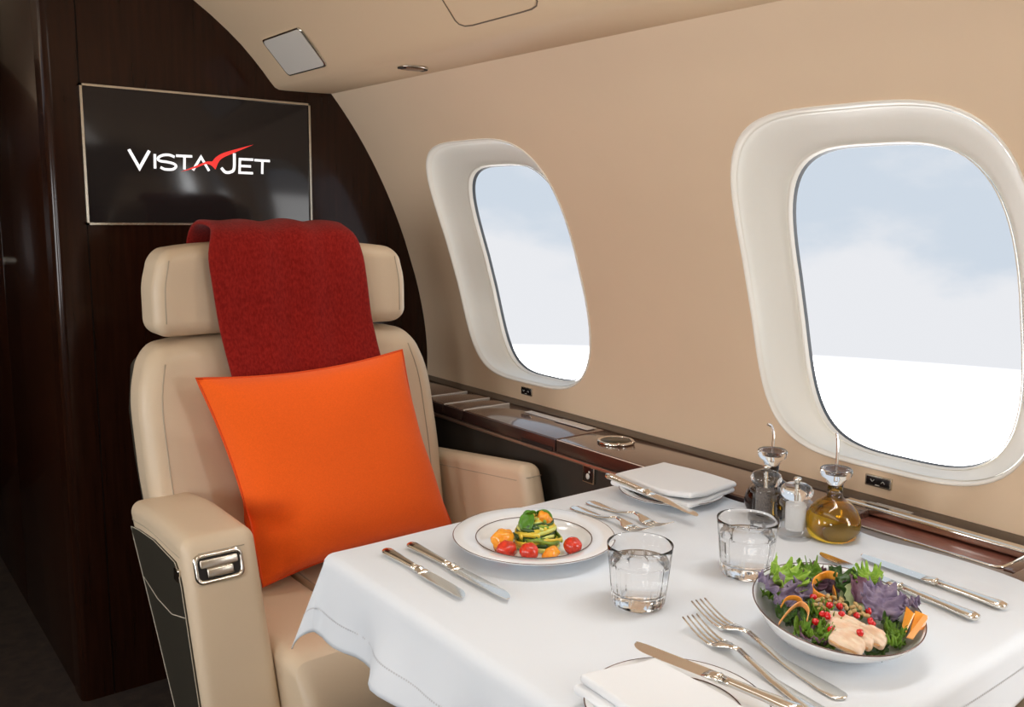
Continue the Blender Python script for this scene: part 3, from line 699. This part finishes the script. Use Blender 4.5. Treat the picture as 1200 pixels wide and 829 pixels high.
for k in range(58):
    a0 = rs.uniform(0, 2*PI); turn = rs.uniform(1.6, 3.6); lv = rs.random(); z0 = .004+.034*lv; R0 = .0365*(1-.52*lv)*rs.uniform(.82, 1.08)
    tilt = rs.uniform(-.3, .3); ph = rs.uniform(0, 6.28); pts = []
    for i in range(16):
        t = i/15; a = a0+turn*t; r = R0*(1+.12*math.sin(3*a+ph))
        pts.append((r*math.cos(a), r*math.sin(a), max(.003, z0+tilt*.018*math.sin(a+ph)+.003*math.sin(5*t+ph))))
    m = (P_Y, P_G, P_L, P_D, P_Y, P_G, P_D)[k % 7]
    make('noodle', tube(pts, .0030*rs.uniform(.8, 1.15), 6, flat=(.55, 1.1)), m, nest)
for k in range(5):
    a0 = rs.uniform(0, 6.28); pts = [(.016*math.cos(a0+t*4)*(1-t*.6), .016*math.sin(a0+t*4)*(1-t*.6), .034+.012*t) for t in [i/9 for i in range(10)]]
    make('noodle', tube(pts, .003, 6, flat=(.6, 1.1)), (P_Y, P_L, P_G)[k % 3], nest)
for k in range(4):       # a thick pale twist over the top
    pts = [(.020*math.cos(a+k*.25)*(.9-.08*k), .020*math.sin(a+k*.25)*(.9-.08*k), .031+.003*k+.003*math.sin(2*a)) for a in [3.3+i*.28 for i in range(12)]]
    make('noodle', tube(pts, .0034, 6, flat=(.7, 1.1)), (P_Y, P_L)[k % 2], nest)
def blob(rx, ry, rz, seed, amp=.08, fr=90, nu=18, nv=12):
    def f(u, v):
        a = 2*PI*u; b_ = PI*(v-.5); d = Vector((math.cos(b_)*math.cos(a), math.cos(b_)*math.sin(a), math.sin(b_)))
        k = 1+amp*noise.noise((d.x*1.7+seed, d.y*1.7, d.z*1.7+seed*.3))
        return (d.x*rx*k, d.y*ry*k, d.z*rz*k)
    return grid(nu, nv, f, cu=True)
TOM = mat('roasted_tomato', (.62, .035, .012), .22, bump=.35, bscale=220, coat=.5, sss=.1, var=.25, vscale=130)
TOMO = mat('orange_tomato', (.85, .26, .012), .25, bump=.3, bscale=220, coat=.5, sss=.15, col2=(.9, .42, .03), vscale=120)
for (px, py, h, r, lab) in ((671, 640, .021, .0135, 'round roasted cherry tomato on the right of the noodle nest'), (620, 647, .021, .0138, 'roasted cherry tomato in front of the noodle nest')):
    place_food('cherry_tomato', blob(r, r, r*.95, px*.1, .10), TOM, pp(px, py, h), lab, 'tomato', 'tomatoes on the pasta plate')
place_food('tomato_wedge', blob(.0165, .013, .0125, 2.2, .22), TOM, pp(594, 645, .019), 'red tomato wedge at the left of the noodles', 'tomato', 'tomatoes on the pasta plate')
place_food('tomato_piece', xf(blob(.019, .012, .018, 5.1, .28), Matrix.Rotation(.5, 3, 'Y')), TOMO, pp(589, 634, .025), 'large yellow orange tomato piece left of the noodles', 'tomato', 'tomatoes on the pasta plate')
place_food('tomato_piece', xf(blob(.0145, .010, .0105, 8.3, .28), Matrix.Rotation(-.4, 3, 'Y')), TOMO, pp(645, 650, .016), 'small orange tomato chunk in front of the noodles', 'tomato', 'tomatoes on the pasta plate')
place_food('tomato_piece', xf(blob(.0125, .009, .0095, 11.3, .3), Matrix.Rotation(.7, 3, 'Y')), TOMO, Vector((NC.x+.004, NC.y-.012, T+.052)), 'orange tomato chunk on top of the noodle nest', 'tomato', 'tomatoes on the pasta plate')
def leaf(L, W_, cup=.25, droop=.5, ruf=0., fr=9, nu=14, nv=9, seed=0., tip=1.0):
    cv, cl2 = max(.05, cup*2.4), max(.05, droop*2.6)      # cross curl and lengthwise curl in radians
    def f(u, v):
        b_ = 2*v-1; w = W_*math.sin(PI*(.06+.92*u)**.72)**.7
        e = abs(b_)**1.3; sg = math.copysign(1, b_)
        ph = fr*PI*u*.62+.6*noise.noise((u*4, sg, seed))
        r1 = ruf*e*(math.sin(ph+seed+sg)+.55*math.sin(2.3*ph+2*seed-sg*2))
        r2 = ruf*e*(.7*math.sin(1.6*ph+seed*1.7+2*sg))
        fi = b_*cv; y = w*math.sin(fi)/cv+sg*r2*.4; zc = w*(1-math.cos(fi))/cv+r1
        zc += ruf*.55*noise.noise((u*9+seed, b_*5, seed))*(1 if ruf > .002 else .3)-.0007*math.exp(-(b_*7)**2)
        th_ = u*cl2; x0 = L*math.sin(th_)/cl2; z0 = -L*(1-math.cos(th_))/cl2
        return (x0+zc*math.sin(th_)+r2*.3, y, z0+zc*math.cos(th_))
    return grid(nu, nv, f)
def place_leaf(name, geo, m, loc, yaw, pitch, roll, label, cat, group, th=.0006, spine=None):
    o = make(name, geo, m, None); o.location = loc; o.rotation_euler = (Matrix.Rotation(yaw, 3, 'Z') @ Matrix.Rotation(-pitch, 3, 'Y') @ Matrix.Rotation(roll, 3, 'X')).to_euler()
    s = o.modifiers.new('thick', 'SOLIDIFY'); s.thickness = th
    if spine:
        n = make('midrib', tube([(L_*1.0, 0, z_) for L_, z_ in spine[0]], .0011, 5), spine[1], o)
    return tag(o, label, cat, group)
BAS = mat('basil_leaf', (.075, .22, .012), .28, coat=.35, var=.15, vscale=160)
ta = math.atan2(-.771, -.637)     # towards the viewer
place_leaf('basil_leaf', leaf(.031, .0125, .3, .40), BAS, Vector((NC.x-.014, NC.y+.002, T+.058)), ta-.3, -.60, .1, 'large basil leaf hanging over the noodle nest', 'leaf', 'basil leaves on the pasta')
place_leaf('basil_leaf', leaf(.019, .0095, .5, .3), BAS, Vector((NC.x-.002, NC.y+.004, T+.055)), ta-1.2, .45, .3, 'small curled basil leaf at the top of the nest', 'leaf', 'basil leaves on the pasta')
place_leaf('basil_leaf', leaf(.025, .012, .4, .5), BAS, Vector((NC.x+.002, NC.y+.002, T+.056)), ta+1.5, .35, -.3, 'basil leaf behind the orange chunk on the nest', 'leaf', 'basil leaves on the pasta')

# ------------------------------------------------------------------ salad
be1, be2 = Vector((.788, -.615)), Vector((.615, .788))
def sb(a, b, h=0.):     # h above the slanted bowl mouth
    return dish_point(a, b, Vector((BX, BY, BZ+h)), (-.06, -.135, 1))
KP = mat('purple_kale', (.155, .115, .215), .5, col2=(.30, .24, .33), vscale=110, bump=.5, bscale=200)
KP2 = mat('plum_lettuce', (.13, .045, .085), .42, col2=(.24, .13, .19), vscale=90, bump=.4, bscale=160)
KG = mat('green_kale', (.085, .19, .014), .45, col2=(.20, .36, .035), vscale=120, bump=.5, bscale=200)
KD = mat('dark_green_leaf', (.022, .07, .010), .35, col2=(.06, .13, .02), vscale=120, bump=.4, bscale=160)
KL = mat('pale_lettuce', (.48, .58, .26), .4, col2=(.62, .70, .42), vscale=60, sss=.1)
KF = mat('frilly_lettuce', (.22, .42, .04), .42, col2=(.42, .62, .10), vscale=130)
CAR = mat('carrot_ribbon', (.86, .30, .02), .3, col2=(.92, .40, .06), vscale=80, coat=.3, sss=.1)
CARP = mat('carrot_ribbon_pale', (.86, .40, .13), .3, coat=.3, sss=.1)
CHK = mat('grilled_chicken', (.72, .47, .30), .45, col2=(.83, .68, .52), vscale=70, bump=.4, bscale=150, sss=.15, stretch=(1, 2.5, 1))
NUT = mat('toasted_seed', (.42, .26, .09), .45, col2=(.62, .45, .20), vscale=150, bump=.3, bscale=300)
POM = mat('pomegranate', (.62, .006, .012), .12, coat=.6, sss=.2)
# bed of small leaves that fills the bowl: one dark green base mound under the loose leaves
vw = math.atan2(-be2.y, -be2.x); rt = math.atan2(be1.y, be1.x)
SAL = 'salad leaves in the bowl'
rs = random.Random(11)
def sleaf(name, px, py, h, L, W_, m, yaw, pitch, roll, label, ruf=.004, fr=9, cup=.45, droop=.35, nu=60, nv=21):
    return place_leaf(name, leaf(L, W_, cup, droop, ruf, fr, nu, nv, seed=px*.37), m, sb(px, py, h), yaw, pitch, roll, label, 'leaf', SAL)
# back and left
sleaf('lettuce_leaf', 925, 696, -.008, .045, .026, KF, vw+PI, .95, .2, 'bright green frilly lettuce at the left back of the bowl', .008, 15)
sleaf('lettuce_leaf', 945, 692, -.010, .042, .020, KG, vw+PI-.3, .95, -.2, 'curly green kale leaf behind the purple kale at left', .008, 15)
sleaf('kale_leaf', 918, 712, -.012, .050, .026, KP, vw+PI+.35, .95, .3, 'crinkled purple kale leaf at the left end', .006, 11)
sleaf('kale_leaf', 938, 706, -.010, .036, .018, KP, vw+PI-.5, .9, -.3, 'rounded purple kale lobe right of the left leaf', .005, 9)
sleaf('lettuce_leaf', 915, 712, -.020, .03, .014, KG, vw+PI+.6, .8, .4, 'green leaf tucked against the left bowl wall', .005, 11)
sleaf('lettuce_leaf', 917, 728, -.014, .026, .014, KD, vw+2.4, .7, .2, 'dark green leaf under the left purple kale', .004, 9)
sleaf('lettuce_leaf', 955, 694, -.016, .042, .020, KP2, vw+PI-.1, .95, .0, 'plum coloured leaf behind the carrot curl', .004, 11)
sleaf('lettuce_leaf', 976, 696, -.016, .034, .017, KP2, vw+PI-.6, .85, -.2, 'plum leaf inside the carrot curl', .003, 9)
sleaf('lettuce_leaf', 996, 706, -.012, .052, .024, KD, vw+PI+.1, .95, .3, 'tall dark green leaf at the back of the bowl', .005, 9)
sleaf('lettuce_leaf', 1004, 706, -.006, .044, .016, KP2, vw+PI-.4, .85, .5, 'folded mauve leaf across the dark green one', .002, 6, .6)
sleaf('lettuce_leaf', 1016, 692, -.004, .036, .020, KF, vw+PI-.4, .8, -.1, 'light green frilly lettuce tip at the back right', .008, 17)
sleaf('lettuce_leaf', 1010, 716, -.012, .042, .024, KL, vw+PI-.1, .75, -.1, 'pale smooth lettuce rib in the middle back', .001, 4, .2, .2)
sleaf('lettuce_leaf', 999, 716, -.014, .034, .018, KD, vw+PI+.4, .55, .2, 'dark leaf below the pale lettuce', .003, 8)
sleaf('kale_leaf', 1033, 728, -.010, .056, .028, KP, vw+PI-.25, .95, .1, 'large crinkled purple kale leaf at the right', .006, 12)
sleaf('kale_leaf', 1050, 722, -.006, .036, .018, KP, vw+PI-1.1, .8, -.3, 'small purple kale leaf against the carrot strips', .005, 11)
sleaf('lettuce_leaf', 1046, 745, -.012, .030, .017, KD, vw+PI-.5, .5, .2, 'dark leaf in front of the right purple kale', .005, 9)
sleaf('lettuce_leaf', 1044, 745, -.006, .020, .013, KG, rt+.7, .35, .2, 'curly green kale sprig near the right rim', .006, 15)
sleaf('lettuce_leaf', 1036, 754, -.006, .022, .010, KG, rt+.3, .25, -.3, 'curly green kale sprig at the front right', .005, 15)
# left front
sleaf('lettuce_leaf', 945, 732, -.010, .034, .019, KD, vw+1.9, .5, .2, 'dark leaf under the pale carrot ribbon', .004, 9)
sleaf('lettuce_leaf', 938, 745, -.010, .030, .016, KP2, rt-.3, .25, .2, 'plum leaf at the front left rim', .003, 9)
sleaf('lettuce_leaf', 960, 752, -.008, .030, .016, KG, rt+1.6, .55, .1, 'curly kale beside the chicken at the front left', .007, 15)
sleaf('lettuce_leaf', 950, 715, -.004, .036, .012, KG, rt-.9, .25, .1, 'curly green kale strip running along the middle', .007, 17)
sleaf('lettuce_leaf', 958, 727, -.004, .026, .011, KG, rt-.8, .25, .4, 'curly green kale in the middle of the bowl', .006, 15)
sleaf('lettuce_leaf', 967, 746, -.003, .018, .010, KG, rt+1.2, .5, .2, 'small green sprig at the end of the chicken', .005, 11)
sleaf('lettuce_leaf', 930, 740, -.014, .03, .016, KG, rt-.5, .3, .2, 'green leaf under the carrot by the left rim', .005, 13)
BED = ((925, 712, 'left'), (950, 705, 'back left'), (975, 722, 'middle'), (1000, 705, 'back'), (1030, 722, 'right'), (1045, 738, 'far right'), (950, 738, 'front left'), (985, 752, 'front'), (1015, 752, 'front right'), (1040, 752, 'right rim'), (1048, 738, 'carrot strips'), (1000, 760, 'chicken'))
for k, (a, b_, wh) in enumerate(BED):
    sleaf('lettuce_leaf', a, b_, -.020, .034 if a < 1025 else .020, .020 if a < 1025 else .013, (KD, KG)[k % 2], k*1.3, .0, .1, ('dark green bed leaf under the %s of the salad' if k < 9 else 'dark green bed leaf showing beside the %s') % wh, .004, 9, .25, .1)
def ribbon3(path, w, up=(0, 0, 1), th=.0007):
    P = bez(path, 8); L = []
    return tube(P, 1.0, 10, flat=(th, w), up=up)
def sribbon(pts, w, m, label, up=(0, 0, 1), name='carrot_ribbon'):
    P = [sb(*q) for q in pts]; c = sum(P, Vector((0, 0, 0)))/len(P)
    o = make(name, ribbon3(P, w, up), m, None, loc=tuple(c)); return tag(o, label, 'carrot', 'carrot pieces in the salad')
sribbon([(981, 676, .012), (968, 674, .012), (954, 682, .010), (953, 694, .006), (964, 702, .002), (976, 704, -.004)], .0055, CAR, 'upright orange carrot curl at the back of the bowl')
sribbon([(976, 690, .0), (979, 700, -.002), (980, 708, -.006)], .006, CAR, 'short carrot piece behind the seeds')
sribbon([(913, 731, .002), (925, 716, .011), (938, 708, .014), (947, 716, .012), (945, 730, .004)], .0050, CARP, 'pale carrot ribbon arching over the left front', up=(-.3, -.4, .9))
sribbon([(915, 712, .002), (922, 702, .010), (934, 702, .008), (940, 710, .0)], .0045, CAR, 'small carrot curl beside the purple kale', up=(-.3, -.4, .9))
def slab3(c4, th):
    V = [Vector(p) for p in c4]; n = (V[1]-V[0]).cross(V[2]-V[0]).normalized()*th
    return [tuple(p) for p in V]+[tuple(p+n) for p in V], [(3, 2, 1, 0), (4, 5, 6, 7)]+[(i, (i+1) % 4, (i+1) % 4+4, i+4) for i in range(4)]
for k, (q, lab) in enumerate((([(1058, 735, .0), (1062, 742, .0), (1072, 720, .014), (1063, 712, .012)], 'left carrot strip standing at the right end'), ([(1066, 742, .0), (1082, 738, -.002), (1086, 722, .008), (1072, 716, .012)], 'flat carrot strip leaning over the right rim'), ([(1062, 748, -.002), (1070, 750, -.002), (1087, 726, .009), (1083, 721, .011)], 'front carrot strip along the right rim'))):
    P = [sb(*a) for a in q]; c = sum(P, Vector((0, 0, 0)))/4
    o = make('carrot_strip', slab3(P, .0016), (CAR, CAR, CARP)[k], None, smooth=False, loc=tuple(c)); tag(o, lab, 'carrot', 'carrot pieces in the salad')
# chicken slices: thick flat strips laid overlapping like fallen dominoes
CHB = mat('chicken_browned', (.50, .22, .07), .4, col2=(.68, .40, .18), vscale=120, bump=.3, bscale=200, coat=.2)
for k, (pa, pb, w, lab) in enumerate((((964, 724), (1018, 745), .010, 'rear pale slice of grilled chicken'), ((968, 733), (1024, 756), .011, 'middle slice of grilled chicken'), ((973, 744), (1012, 764), .011, 'front slice of grilled chicken'), ((1004, 738), (1038, 756), .010, 'browned chicken slice at the right'))):
    A, B = sb(*pa, -.001), sb(*pb, -.005); d = B-A; L_ = d.length
    def cf_(x, y, z, k=k, L_=L_, w=w):
        t = x/L_; q = w*(.55+.45*math.sin(PI*min(1, max(0, .08+.86*t)))**.6)
        nn = .0016*noise.noise((x*110+k*7, y*160, z*160))
        return (x, y/w*q+nn, z+.004*math.sin(PI*t)+nn)
    g = rbox(0, L_, -w, w, -.0065, .0065, .0045, 3, 12, cf_)
    c = thing('chicken_slice', lab, 'chicken', tuple(A), 0, 'chicken slices in the salad')
    c.rotation_euler = (Matrix.Rotation(math.atan2(d.y, d.x), 3, 'Z') @ Matrix.Rotation(-math.asin(d.z/L_), 3, 'Y') @ Matrix.Rotation(.55, 3, 'X')).to_euler()
    make('flesh', g, CHK, c)
    make('seared_edge', tube([cf_(x, -w*.97, .0025) for x in np.linspace(.004, L_-.004, 14)], .0018, 6), CHB, c)
SD = [(958, 704), (964, 702), (968, 707), (972, 704), (962, 709), (974, 710), (980, 708), (984, 706), (989, 709), (986, 703), (992, 713), (999, 712), (1003, 709), (1000, 717), (1006, 720), (1012, 720), (996, 719), (1016, 722), (960, 714), (966, 713), (955, 709), (1008, 713), (978, 701), (970, 699)]
for k, (px, py) in enumerate(SD):
    o = place_food('seed', blob(.0042, .0026, .0022, k*1.7, .2, nu=10, nv=7), NUT, sb(px, py, .004+.002*rs.random()), 'small toasted brown seed scattered in the middle of the salad', 'seed', 'toasted seeds in the salad'); o.rotation_euler = (rs.uniform(-.6, .6), rs.uniform(-.6, .6), rs.uniform(0, 6))
PM = [(953, 700, .006, 'behind the seeds'), (972, 710, .008, 'right of the seeds'), (964, 720, .009, 'at the left end of the rear chicken slice'), (970, 722, .010, 'beside another at the left end of the chicken'), (986, 720, .009, 'on the rear chicken slice'), (956, 729, .004, 'between the kale and the chicken'), (1008, 742, .008, 'on the front chicken slice'), (1020, 728, .007, 'at the right of the chicken slices'), (1022, 732, .005, 'just below the right chicken seed'), (974, 738, .004, 'at the front left corner of the chicken'), (1004, 722, .004, 'among the toasted seeds at right'), (984, 711, .004, 'among the toasted seeds in the middle'), (1018, 717, .003, 'under the pale lettuce')]
for k, (px, py, h, lab) in enumerate(PM):
    o = place_food('pomegranate_seed', blob(.0046, .0036, .0038, k*2.3, .28, nu=10, nv=8), POM, sb(px, py, h), 'red pomegranate seed '+lab, 'seed', 'pomegranate seeds in the salad'); o.rotation_euler = (rs.uniform(-1, 1), rs.uniform(-1, 1), rs.uniform(0, 6))

# ------------------------------------------------------------------ tumblers of water
def tumbler(x, y, label):
    g = thing('water_glass', label, 'glass', (x, y, T+.0008), group='cut glass tumblers')
    H = .081
    def cut(r, z, a):
        k = ss(.004, .010, z)*ss(.060, .054, z)
        band = 1-ss(.0, .0025, abs(z-.0195))*1
        c = max(0, math.cos(12*a))**14
        fl = .0009*(math.cos(12*a)*.5+.5)*ss(.018, .012, z)
        return r-.0022*c*k-.0010*band-fl
    ro = [(.0, .0), (.031, .0), (.0335, .0012), (.0345, .004)]+[(.0345+(.0425-.0345)*(z-.004)/(H-.004), z) for z in np.linspace(.008, .074, 26)]+[(.0425, H-.0006), (.0421, H), (.0417, H-.0006)]
    ri = [(.0416-(.0416-.0335)*(H-z)/(H-.018), z) for z in np.linspace(H-.004, .0200, 12)]+[(.030, .0165), (.022, .0152), (0, .0148)]
    n = 96; loops = []
    for k, (r, z) in enumerate(ro+ri):
        loops.append([((cut(r, z, 2*PI*i/n) if k < len(ro)-3 and z > 0 else max(r, 1e-5))*math.cos(2*PI*i/n), (cut(r, z, 2*PI*i/n) if k < len(ro)-3 and z > 0 else max(r, 1e-5))*math.sin(2*PI*i/n), z) for i in range(n)])
    make('glass_body', loft(loops), GLASS, g)
    ZW = .058
    wr = lambda z: .0416-(.0416-.0335)*(H-z)/(H-.018)+.0004
    make('water', lathe([(0, .0144), (.022, .0148), (.0304, .0161), (wr(.0202), .0196)]+[(wr(z), z) for z in np.linspace(.026, ZW, 6)]+[(0, ZW)], 64), WATER, g)
    return g
tumbler(.815, .772, 'cut glass tumbler of water in front, nearest the pasta plate')
tumbler(1.008, .752, 'cut glass tumbler of water behind, between bowl and salt mill')

# ------------------------------------------------------------------ bottles and mills
def cruet(x, y, z, body, label, name, liq, lm, spout):
    b = thing(name, label, 'bottle', (x, y, z))
    make('glass_body', lathe(body['glass'], 64), GLASS, b)
    make('liquid', lathe(body['liq'], 64), lm, b)
    make('pourer', lathe(body['cup'], 48), GLASS, b)
    make('spout', tube(bez(spout, 6), .0022, 8), GLASS, b)
    return b
ob = [(0, 0), (.030, 0), (.036, .004), (.0415, .016), (.0422, .024), (.040, .036), (.034, .048), (.026, .057), (.017, .063), (.0125, .067), (.0112, .073), (.0118, .086), (.0095, .086), (.0090, .073), (.0105, .067), (.015, .0618), (.0245, .0555), (.0325, .0468), (.0385, .0355), (.0405, .024), (.0398, .0165), (.0345, .0060), (.029, .0035), (0, .0035)]
ol = [(0, .0030), (.0292, .0030), (.0349, .0057), (.0402, .0164), (.0409, .024), (.0389, .0357), (.0328, .0472), (.0248, .0560), (.0153, .0622), (.0108, .0674), (.0094, .073), (0, .073)]
cup = [(0, .082), (.008, .082), (.0098, .0865), (.0125, .0875), (.0145, .093), (.0225, .100), (.0245, .106), (.0245, .110), (.0225, .112), (.0195, .109), (.012, .1035), (.006, .103), (.0045, .1055), (0, .1055)]
cruet(1.238, .763, T+.0008, dict(glass=ob, liq=ol, cup=cup), 'round glass bottle of golden olive oil beside the window', 'oil_bottle', 1, OIL, [(0, 0, .095), (0, 0, .120), (.001, .001, .140), (.002, .003, .158), (.004, .006, .166)])
vl = [(0, .0030), (.0292, .0030), (.0349, .0057), (.0402, .0164), (.0409, .024), (.0389, .0357), (.0328, .0472), (.0248, .0560), (.0153, .0622), (.0108, .0674), (.0094, .079), (0, .079)]
cruet(1.250, .890, T+.0008, dict(glass=ob, liq=vl, cup=cup), 'glass bottle of dark vinegar behind the pepper mill', 'vinegar_bottle', 1, VINEGAR, [(0, 0, .095), (0, 0, .120), (.001, .001, .138), (-.003, .003, .152), (-.010, .006, .156)])
def mill(x, y, label, name, fill):
    m = thing(name, label, 'mill', (x, y, T+.0008), group='clear acrylic mills')
    base = [(0, 0), (.0255, 0), (.0265, .003), (.0262, .007), (.0235, .0105), (.0215, .013), (.0205, .020), (.0203, .040), (.0210, .048), (.0250, .051), (.0262, .055), (.0245, .059), (.017, .0605), (.016, .060), (.0160, .048), (.0158, .014), (.014, .012), (0, .012)]
    make('body', lathe(base, 56), ACRYLB, m)
    make('contents', lathe([(0, .0122), (.0138, .0122), (.0156, .0144), (.0157, .0478), (.0157, .054), (0, .0545)], 40), fill, m)
    make('head', lathe([(0, .0612), (.015, .0612), (.0205, .064), (.0248, .070), (.0252, .0755), (.0225, .0815), (.015, .086), (.006, .0875), (0, .0875)], 56), ACRYL, m)
    make('spindle', lathe([(0, .0615), (.0022, .0615), (.0022, .0868), (0, .0868)], 12), CHROME, m)
    make('cap', lathe([(0, .0877), (.004, .0877), (.0042, .090), (.0062, .0915), (.0064, .0945), (.005, .0962), (0, .0966)], 28), CHROME, m)
mill(1.212, .872, 'clear acrylic pepper mill filled with dark peppercorns', 'pepper_mill', PEPPER)
mill(1.192, .800, 'clear acrylic mill filled with white salt', 'salt_mill', SALT)

# ------------------------------------------------------------------ cutlery (handle end at origin, pointing along +Y)
def sect(y, w, h, zc, n=12, sq=1.0):
    return [(w*math.copysign(abs(math.cos(a))**sq, math.cos(a)), y, zc+h*math.copysign(abs(math.sin(a))**sq, math.sin(a))) for a in [2*PI*i/n for i in range(n)]]
def knife(name, L, label, loc, rot, group, pitch=0.):
    k = thing(name, label, 'knife', loc, rot, group); k.rotation_euler = (pitch, 0, rot)
    hl = L*.44; zc = .006
    make('handle', loft([sect(0.0, .003, .002, zc), sect(.0015, .0075, .0042, zc), sect(.008, .0098, .0052, zc), sect(.020, .0090, .0050, zc), sect(hl*.5, .0070, .0046, zc), sect(hl*.85, .0058, .0044, zc), sect(hl, .0062, .0046, zc)], True, True), SILVER, k)
    make('bolster', loft([sect(hl-.001, .0064, .0048, zc), sect(hl+.002, .0082, .0058, zc), sect(hl+.006, .0066, .0048, zc), sect(hl+.010, .0086, .0040, zc), sect(hl+.018, .0092, .0018, zc)], True, True), SILVER, k)
    bl = L-hl-.014; loops = []
    for t in [0, .1, .2, .35, .5, .62, .72, .79, .85, .90, .935, .96, .98, .992, 1]:
        w0, w1 = -.0088-.0012*math.sin(PI*t), .0092
        cut_ = 1-math.sqrt(max(0, 1-max(0, (t-.74)/.26)**2)); w0 = w0+.0150*cut_; w1 = w1-.0030*cut_
        y = hl+.014+bl*t; th_ = .0011*(1-.55*t)
        loops.append([(w0, y, zc), (w0*.4+w1*.6, y, zc+th_), (w1, y, zc+th_*.7), (w1, y, zc-th_*.7), (w0*.4+w1*.6, y, zc-th_)])
    make('blade', loft(loops, True, True), SILVER, k, smooth='auto')
    return k
def fork(L, label, loc, rot, group):
    k = thing('fork', label, 'fork', loc, rot, group)
    def zf(t):   # gentle S: handle lies on the cloth, neck lifts, tines dip and rise
        return .0022+.0105*math.exp(-((t-.60)/.125)**2)+.0135*max(0, (t-.78)/.22)**1.5
    hs_ = [(0, .003), (.01, .0085), (.03, .0115), (.10, .0120), (.22, .0095), (.36, .0062), (.5, .0042), (.60, .0040), (.66, .0055), (.70, .0105), (.735, .0128), (.76, .0128)]
    loops = [sect(L*t, w, .0017+.0006*(t > .3), zf(t), 10) for t, w in hs_]
    make('handle', loft(loops[:8], True, True), SILVER, k)
    make('head', loft(loops[7:], True, True), SILVER, k)
    for i in range(4):
        x0 = (i-1.5)*.0070
        make('tine', loft([sect(L*t, .0021*(1-.45*((t-.75)/.25)), .0013*(1-.3*((t-.75)/.25)), zf(t), 8) for t in np.linspace(.75, .995, 8)], True, True), k and SILVER, k)
        k.children[-1].location = (x0, 0, 0)
    return k
FS, NS, KB = 'far place cutlery', 'near place cutlery', 'butter knives'
knife('table_knife', .203, 'shorter silver knife lying nearest the left tablecloth edge', (.637, 1.113, T), PI+.01, FS)
knife('table_knife', .242, 'longer silver knife lying left of the pasta plate', (.679, 1.113, T), PI+.02, FS)
fork(.178, 'silver fork right of the pasta plate, half behind the front glass', (1.002, 1.110, T), PI+.02, FS)
fork(.186, 'silver fork beside the far side plate, outer of the pair', (1.043, 1.115, T), PI+.02, FS)
knife('table_knife', .214, 'silver knife nearest the wooden ledge, right of the bowl', (1.181, .474, T), -.05, NS)
knife('table_knife', .250, 'silver knife lying close to the salad bowl rim', (1.118, .480, T), -.12, NS)
fork(.240, 'silver fork closest to the salad bowl', (.816, .476, T), -.185, NS)
fork(.232, 'silver fork beside the lower napkin plate', (.770, .460, T), -.20, NS)
knife('butter_knife', .212, 'silver butter knife resting on the far side plate', (1.098, 1.128, .7545), PI+.02, KB, -.085)
knife('butter_knife', .205, 'silver butter knife resting on the plate at the bottom edge', (.704, .452, .7545), .085, KB, -.045)

# ------------------------------------------------------------------ folded napkins
def napkin(corners, z, label, layers=2, th=.0105):
    c = [Vector((a, b, 0)) for a, b in corners]; m = sum(c, Vector((0, 0, 0)))/4
    nk = thing('napkin', label, 'napkin', (m.x, m.y, z), group='folded white napkins')
    for k in range(layers):
        z0 = z+k*(th+.0006); sh = Vector((.004, -.003, 0))*k
        def fn(x, y, zz, k=k):
            u, v = x, y
            p = c[0]*(1-u)*(1-v)+c[1]*u*(1-v)+c[2]*u*v+c[3]*(1-u)*v
            p = p+sh-(p-m)*(.02*k)
            lift = .006*ss(.6, 1., u)*ss(.4, 0, v)*(k+.4)+.0025*math.sin(u*5+v*4+k)*.6
            return (p.x-m.x, p.y-m.y, zz+lift+z0-z-.002*math.sin(PI*u)*math.sin(PI*v))
        # rounded folded edges: soft box mapped on the quad
        v_, f_ = rbox(0, .13, 0, .13, 0, th, th*.48, 4, 8)
        make('fold', ([fn(p[0]/.13, p[1]/.13, p[2]) for p in v_], f_), NAPK, nk)
    return nk
napkin([(1.117, 1.140), (1.122, .958), (1.268, .975), (1.262, 1.150)], .7345, 'folded white napkin on the far side plate, by the ledge')
napkin([(.582, .640), (.575, .47), (.668, .45), (.677, .622)], .7345, 'folded white napkin on the plate at the bottom edge')

for o in list(S.objects):
    if '_w' in o: del o['_w']
